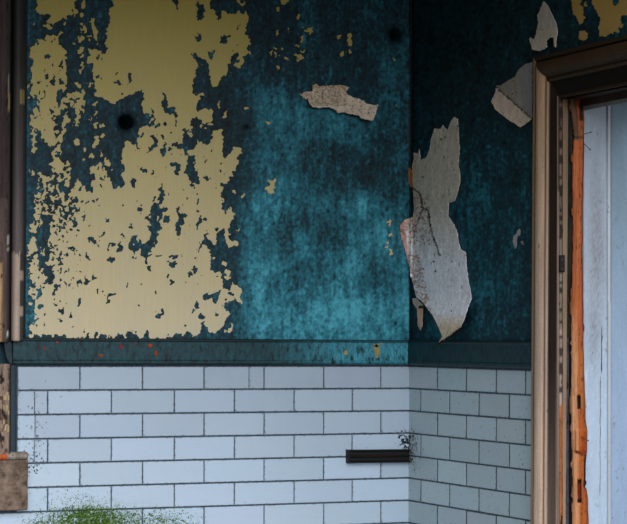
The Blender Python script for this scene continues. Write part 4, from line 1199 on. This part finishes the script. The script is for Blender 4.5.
def cap_mesh():
    prof = [(0, 0), (.044, 0), (.050, .004), (.053, .010), (.052, .016), (.047, .021), (.038, .024), (0, .024)]
    x0 = on_y(-24, 456, -.05).x; x1 = on_y(28.0, 456, -.05).x; zb = on_y(14, 459.8, -.05).z
    vs, cs, fs = [], [], []
    xs = np.linspace(x0, x1, 40)
    for x in xs:
        px = project(np.array([(x, -.05, zb)]))[0][0]
        for d, z in prof:
            vs.append((x, -d, zb + z)); c = L3(206, 104, 54) if px < 8 else L3(172, 160, 150) if px < 16 else L3(150, 136, 124); cs.append(c * (.8 + .4 * HS(px)))
    k = len(prof)
    for i in range(len(xs) - 1):
        for j in range(k - 1):
            fs.append((i * k + j, i * k + j + 1, i * k + k + j + 1, i * k + k + j))
    fs += [tuple(range(k)), tuple((len(xs) - 1) * k + j for j in reversed(range(k)))]
    o = link_mesh('cap_moulding', mesh_from(vs, fs, cs), M_FLAKY, block)
    bm = bmesh.new(); bm.from_mesh(o.data); bmesh.ops.recalc_face_normals(bm, faces=bm.faces); bm.to_mesh(o.data); bm.free()
    return o


cap_mesh()['label'] = 'rounded cap with an orange patch'

# ------------------------------------------------------------------ flakes of plaster hanging from the walls
def flake(name, outline, side, depf, colf, thick=.0022, step=2.2, jit=.35, parent=None, mat=None):
    pts = []
    n = len(outline)
    for i in range(n):
        a, b = Vector(outline[i]), Vector(outline[(i + 1) % n])
        k = max(1, int((b - a).length / 1.3))
        for q in range(k):
            p = a.lerp(b, q / k)
            if q: p = p + Vector((random.uniform(-jit, jit), random.uniform(-jit, jit)))
            pts.append(p)
    nb = len(pts)
    xs = [p.x for p in pts]; ys = [p.y for p in pts]

    def ins(x, y):
        c = False
        for i in range(nb):
            xa, ya = pts[i]; xb, yb = pts[i - 1]
            if (ya > y) != (yb > y) and x < (xb - xa) * (y - ya) / (yb - ya) + xa: c = not c
        return c
    inner = []
    y = min(ys) + step / 2
    while y < max(ys):
        x = min(xs) + step / 2
        while x < max(xs):
            q = Vector((x + random.uniform(-.4, .4), y + random.uniform(-.4, .4)))
            if ins(*q) and min((q - p).length for p in pts) > step * .45: inner.append(q)
            x += step
        y += step
    res = delaunay_2d_cdt(pts + inner, [(i, (i + 1) % nb) for i in range(nb)], [], 1, 1e-5)
    vs2, fs = res[0], res[2]
    vs, cs = [], []
    for q in vs2:
        d = depf(q.x, q.y)
        p = on_y(q.x, q.y, -d) if side == 'back' else on_x(q.x, q.y, -d)
        if side == 'right' and p.y > -.006: p = on_y(q.x, q.y, -.006)      # wraps round the corner on to the facing wall
        vs.append(p); cs.append(colf(q.x, q.y))
    me = mesh_from(vs, fs, cs, False)
    o = link_mesh(name, me, mat or M_PLASTER, parent)
    bm = bmesh.new(); bm.from_mesh(me); bmesh.ops.recalc_face_normals(bm, faces=bm.faces)
    ax = (lambda f: f.normal.y) if side == 'back' else (lambda f: f.normal.x)
    if sum(ax(f) for f in bm.faces) > 0: bmesh.ops.reverse_faces(bm, faces=bm.faces)
    bm.to_mesh(me); bm.free()
    s = o.modifiers.new('thick', 'SOLIDIFY'); s.thickness = thick; s.offset = -1
    return o


def wpts(x0, y0, k, q): return [(x0 + a / k, y0 + b / k) for a, b in q]


fl1 = wpts(295, 75, 6.967, [(33, 130), (60, 122), (95, 115), (125, 110), (123, 68), (150, 62), (165, 78), (250, 72), (320, 70), (375, 85), (355, 115), (365, 135), (400, 155), (445, 165), (480, 180), (500, 200), (560, 210), (580, 203), (572, 240), (550, 300), (545, 315), (500, 310), (465, 300), (445, 278), (390, 275), (345, 258), (300, 265), (280, 240), (240, 222), (180, 228), (125, 222), (105, 205), (100, 190), (90, 165), (55, 158)])


def d1(x, y):
    t = (x - 300) / 78
    ym = 90 + 22 * t
    return -.001 + .013 * min(1, t * 8) + .012 * t + .0007 * max(0, y - ym) ** 1.2 + .0012 * (HS(x * 2 + int(y) * 3) - .5)


def c1(x, y):
    c = L3(214, 196, 176)
    if x < 346 and y < 106: c = L3(206, 184, 158) if HS(int(x * 3.7) + int(y * 3.3) * 57) > .42 else L3(146, 134, 118)
    if x > 346 and HS(int(x * 3.3) + int(y * 2.9) * 61) < .16: c = L3(160, 128, 116)
    if y < 88: c = c * np.array((.95, .86, .76))
    return c * 1.38


f1 = flake('plaster_flake', fl1, 'back', d1, c1, .003, 1.0, .5)
tag(f1, 'curled pinkish plaster flake lying across the faded blue wall', 'plaster flake', group='loose flakes of plaster on the walls')

fl2 = (wpts(395, 110, 7.376, [(125, 480), (125, 400), (140, 360), (135, 315), (170, 320), (178, 290), (185, 370), (230, 350), (255, 290), (262, 225), (290, 135), (335, 140), (350, 110), (385, 150), (410, 85), (435, 52), (460, 65), (468, 200), (475, 300), (465, 400), (478, 480)])
       + wpts(395, 175, 7.376, [(478, 40), (465, 110), (440, 190), (395, 205), (388, 300), (430, 360), (460, 430), (465, 500)])
       + wpts(395, 240, 4.988, [(325, 45), (350, 60), (360, 180), (380, 290), (345, 390), (322, 440), (324, 452), (262, 494), (218, 520), (215, 518), (235, 480), (210, 420), (190, 380), (160, 340), (135, 308), (105, 285), (85, 200), (70, 130), (60, 90), (45, 30)])
       + wpts(395, 175, 7.376, [(40, 440), (40, 370), (70, 330), (130, 310), (140, 250), (135, 150)]))
CR1 = wpts(395, 175, 7.376, [(110, 80), (185, 140), (205, 240), (245, 265), (255, 340), (275, 440), (300, 510), (330, 590)])
CR2 = wpts(395, 175, 7.376, [(205, 250), (180, 310), (150, 400), (140, 460)])


def segd(x, y, pl):
    b = 1e9
    for (xa, ya), (xb, yb) in zip(pl[:-1], pl[1:]):
        L_ = (xb - xa) ** 2 + (yb - ya) ** 2; t = max(0, min(1, ((x - xa) * (xb - xa) + (y - ya) * (yb - ya)) / L_))
        b = min(b, math.hypot(x - xa - t * (xb - xa), y - ya - t * (yb - ya)))
    return b


def d2(x, y):
    d = .004 + .0018 * (HS(int(x * .7) + int(y * .7) * 13) - .5)
    if y > 295: d += .0009 * (y - 295) ** 1.1
    if x < 411.5: d += .006 + .0005 * (411.5 - x)
    return min(d, .045)


def c2(x, y):
    w = np.clip((y - 205) / 60, 0, 1)
    c = L3(176, 168, 154) * (1 - w) + L3(192, 192, 198) * w
    pk = y > 218 and x < 404.5 + (y - 222) * .11
    if pk: c = L3(206, 154, 142)
    if y > 255 and x < 420 + (y - 255) * .2 and HS(int(x * 3.2) + int(y * 2.7) * 59) < .5: c = L3(158, 132, 124)
    if y > 312: c = c * (1 - min(1, (y - 312) / 14)) + L3(176, 158, 138) * min(1, (y - 312) / 14)
    if y < 225 and x < 416.5 and y > 150: c = c * np.array((1, .86, .76))
    if 195 < y < 245 and x < 430 and HS(int(x * 3.3) + int(y * 2.7) * 61) < .28: c = L3(134, 112, 108)
    c = c * (1 - .3 * math.exp(-((x - 452) / 4) ** 2 - ((y - 281) / 8) ** 2) * HS(int(x * 3.1) + int(y * 2.3) * 57))
    if segd(x, y, CR1) < .75: c = L3(58, 46, 46)
    if segd(x, y, CR2) < .55: c = L3(80, 66, 66)
    c = c * (1.2 if pk else 1.62 + .3 * w) * (.9 + .2 * HS(int(x * .9) + int(y * .5) * 41))
    if y > 326 and (y - 328.2) > -(x - 459.2) * .70: c = L3(34, 34, 32)  # shaded underside of the curled tip, put into the colour
    for a, b in ((433.8, 261), (452, 261.5), (422.5, 269), (435, 271), (441, 139.5), (423, 177)):
        if math.hypot(x - a, y - b) < 1.0: c = L3(50, 46, 44)
    return c


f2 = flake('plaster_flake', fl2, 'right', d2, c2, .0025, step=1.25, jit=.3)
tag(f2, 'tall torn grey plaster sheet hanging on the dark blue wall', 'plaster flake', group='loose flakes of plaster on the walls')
fl3 = wpts(395, 240, 4.988, [(85, 290), (105, 290), (140, 325), (138, 345), (135, 430), (125, 450), (112, 420), (110, 345), (90, 315)])
f3 = flake('plaster_flake', fl3, 'right', lambda x, y: .006 + .0002 * (y - 298), lambda x, y: L3(60, 50, 46) if 305.5 < y < 308.5 and x > 418 else L3(232, 186, 162) if y > 308 else L3(206, 190, 172), .002, 1.5)
tag(f3, 'narrow pink plaster strip dangling at the lower edge of the tall sheet', 'plaster flake', group='loose flakes of plaster on the walls')
fl4 = wpts(485, 0, 4.03, [(235, 6), (250, 20), (265, 50), (285, 95), (290, 130), (286, 150), (284, 190), (278, 188), (277, 150), (262, 150), (245, 165), (248, 190), (220, 205), (190, 200), (178, 160), (182, 150), (195, 160), (205, 140), (210, 110), (215, 90), (210, 60), (220, 45)])
f4 = flake('plaster_flake', fl4, 'right', lambda x, y: .006 + .0009 * max(0, y - 33), lambda x, y: (L3(196, 182, 162) if y > 30 else L3(188, 178, 164)) * 1.35, .0025, 1.6)
tag(f4, 'torn grey plaster flake above the corner of the door casing', 'plaster flake', group='loose flakes of plaster on the walls')
fl5 = wpts(485, 0, 4.03, [(190, 250), (160, 260), (135, 280), (120, 310), (60, 345), (45, 345), (40, 375), (25, 410), (40, 440), (90, 480), (140, 512), (175, 490), (189, 480)])


def d5(x, y):
    # folded along the line from (496, 87) to (530, 117): below it the sheet turns outwards
    s = ((x - 496) * 30 - (y - 87) * 34) / math.hypot(30, 34)
    return .005 + (.0012 * -s if s < 0 else .0002 * s)


def c5(x, y):
    s = ((x - 496) * 30 - (y - 87) * 34) / math.hypot(30, 34)
    if abs(s) < .7: return L3(80, 66, 54)
    return L3(228, 206, 186) if s < 0 else (L3(176, 166, 152) if x < 522 else L3(166, 162, 158))


f5 = flake('plaster_flake', fl5, 'right', d5, c5, .0025, 1.4)
tag(f5, 'folded plaster flake tucked against the upright of the door casing', 'plaster flake', group='loose flakes of plaster on the walls')
fl6 = wpts(500, 220, 13.1, [(225, 140), (250, 115), (262, 130), (258, 200), (230, 205), (215, 260), (215, 340), (195, 380), (185, 340), (165, 280), (175, 210), (215, 180)])
f6 = flake('plaster_flake', fl6, 'right', lambda x, y: .004, lambda x, y: L3(176, 180, 180), .002, 1.2, .15)
tag(f6, 'small pale hook-shaped chip on the dark wall beside the door casing', 'plaster flake', group='loose flakes of plaster on the walls')
fl7 = wpts(500, 220, 13.1, [(268, 280), (290, 273), (302, 320), (285, 327)])
f7 = flake('plaster_flake', fl7, 'right', lambda x, y: .003, lambda x, y: L3(150, 152, 148), .002, 1.2, .1)
tag(f7, 'tiny grey chip just beside the small hook-shaped chip', 'plaster flake', group='loose flakes of plaster on the walls')
fl8 = wpts(395, 110, 7.376, [(98, 430), (112, 425), (122, 470), (124, 560), (122, 575), (108, 560), (100, 540)])
f8 = flake('plaster_flake', fl8, 'right', lambda x, y: .008, lambda x, y: L3(150, 106, 62), .002, 1.5, .1)
tag(f8, 'thin brown sliver in the corner left of the tall sheet', 'plaster flake', group='loose flakes of plaster on the walls')

# ------------------------------------------------------------------ iron bracket on the bricks
br = tag(empty('iron_bracket', on_y(380, 456, -.006)), 'black iron channel fixed across the white bricks at the corner', 'bracket')
xa = on_y(348.4, 456, -.02).x; xb = -.006
zt = on_y(380, 449.3, -.02).z; zb = on_y(380, 462.3, -.02).z
cb = MBld()
prof = [(.003, zb), (.030, zb), (.030, zb + .004), (.012, zb + .006), (.012, zb + (zt - zb) * .42), (.022, zb + (zt - zb) * .45), (.022, zb + (zt - zb) * .52), (.014, zb + (zt - zb) * .55), (.014, zt - .006), (.026, zt - .004), (.026, zt), (.003, zt)]
k = len(prof)
cb.add([(x, -d, z + (-.002 if x == xb else 0)) for x in (xa, xb) for d, z in prof], [tuple(reversed(range(k))), tuple(range(k, 2 * k))] + [(i, (i + 1) % k, k + (i + 1) % k, k + i) for i in range(k)])
o = cb.build('channel', M_IRON, br)
bm = bmesh.new(); bm.from_mesh(o.data); bmesh.ops.recalc_face_normals(bm, faces=bm.faces); bm.to_mesh(o.data); bm.free()
bevel(o, .0008, 1)
rb = MBld(); zm = zb + (zt - zb) * .485
rb.box((xa + .05, -.0235, zm - .0022), (xb - .05, -.0215, zm + .0022))
rb.build('rust_streak', M_RUST, br)['label'] = 'brown rust line along the middle'
eb_ = MBld(); eb_.box((xa - .003, -.028, zb - .001), (xa + .004, -.003, zt + .001)); bevel(eb_.build('end_plate', M_IRON, br), .001, 1)

# ------------------------------------------------------------------ moss
def moss():
    r = np.random.default_rng(77); vs, fs, cs = [], [], []
    def dens(px, py):
        a = 1.0 * math.exp(-((px - 92) / 34) ** 2) / (1 + math.exp(-(py - 514 + 5 * math.exp(-((px - 80) / 18) ** 2)) / 2.6))
        b = .10 * math.exp(-((px - 75) / 24) ** 2 - ((py - 500) / 8) ** 2)
        c = .30 * math.exp(-((px - 165) / 22) ** 2) / (1 + math.exp(-(py - 516) / 3)) + .16 * math.exp(-((px - 40) / 14) ** 2) / (1 + math.exp(-(py - 517) / 2))
        return a + b + c
    nz = np.random.default_rng(3).random((60, 60))
    cnt = 0
    for _ in range(60000):
        px, py = r.uniform(14, 216), r.uniform(484, 548)
        cl = nz[int(py * .45) % 60, int(px * .40) % 60] * .6 + nz[int(py * .9 + 13) % 60, int(px * .9 + 7) % 60] * .6
        if r.random() > dens(px, py) * (cl ** 1.5) * 1.6: continue
        base = on_y(px, py, -.0050)
        ln = r.uniform(.003, .0085) * (.55 if py < 506 else 1); w = r.uniform(.0010, .0022)
        a = r.uniform(-1.3, 1.3); up = Vector((math.sin(a) * .8, -r.uniform(.35, 1.2), math.cos(a) * .9)).normalized()
        sd = up.cross(Vector((r.normal(), r.normal(), r.normal()))).normalized()
        o = len(vs); vs += [base - sd * w * .6, base + sd * w * .6, base + up * ln * .6 + sd * w, base + up * ln, base + up * ln * .6 - sd * w]
        fs.append((o, o + 1, o + 2, o + 3, o + 4))
        g = r.uniform(.55, 1.2); hue = r.random()
        c = (L3(78, 138, 34) * (1 - hue) + L3(150, 178, 62) * hue) * g
        if py < 506: c = c * .75
        cs += [c * .6, c * .6, c, c * 1.15, c]
        cnt += 1
        if cnt > 9000: break
    o = link_mesh('moss', mesh_from(vs, fs, cs), paint_mat('moss', .9, .2, 80, (1, 1, 1), spec=.1, bump=.1))
    return tag(o, 'green moss growing over the lowest white bricks', 'moss', kind='stuff')


moss()

# ------------------------------------------------------------------ floor, ceiling, light
fb = MBld(); fb.box((-9, -12, -.1), (6, .3, 0)); tag(fb.build('floor', M_FLOOR), 'dusty floor below the picture', 'floor', kind='structure')
cb = MBld(); cb.box((-6, -2.1, CEIL_Z), (.3, .3, CEIL_Z + .15)); tag(cb.build('ceiling', M_CEIL), 'dark unseen ceiling slab, added to shade the wall tops', 'ceiling', kind='structure')  # unseen slab, sized to keep sky light off the wall tops

wd = bpy.data.worlds.new('world'); sc.world = wd; wd.use_nodes = True
wd.node_tree.nodes['Background'].inputs[0].default_value = (.78, .92, 1.0, 1)
wd.node_tree.nodes['Background'].inputs[1].default_value = .09

sun_d = bpy.data.lights.new('sky_glow', 'SUN'); sun_d.energy = 4.0; sun_d.angle = math.radians(68); sun_d.color = (.93, .97, 1.0)
sun = bpy.data.objects.new('sky_glow', sun_d); COL.objects.link(sun)
dirv = Vector((.10, 1.0, -.62))
sun.rotation_euler = dirv.to_track_quat('-Z', 'Y').to_euler()

ar_d = bpy.data.lights.new('door_fill_light', 'AREA'); ar_d.energy = 9; ar_d.size = 1.2; ar_d.color = (.9, .96, 1.0)  # unseen area lamp added to brighten the blue door
ar = bpy.data.objects.new('door_fill_light', ar_d); COL.objects.link(ar)
ar.location = (1.5, -3.0, 1.9)
ar.rotation_euler = (Vector((.1, -1.0, 1.6)) - ar.location).to_track_quat('-Z', 'Y').to_euler()
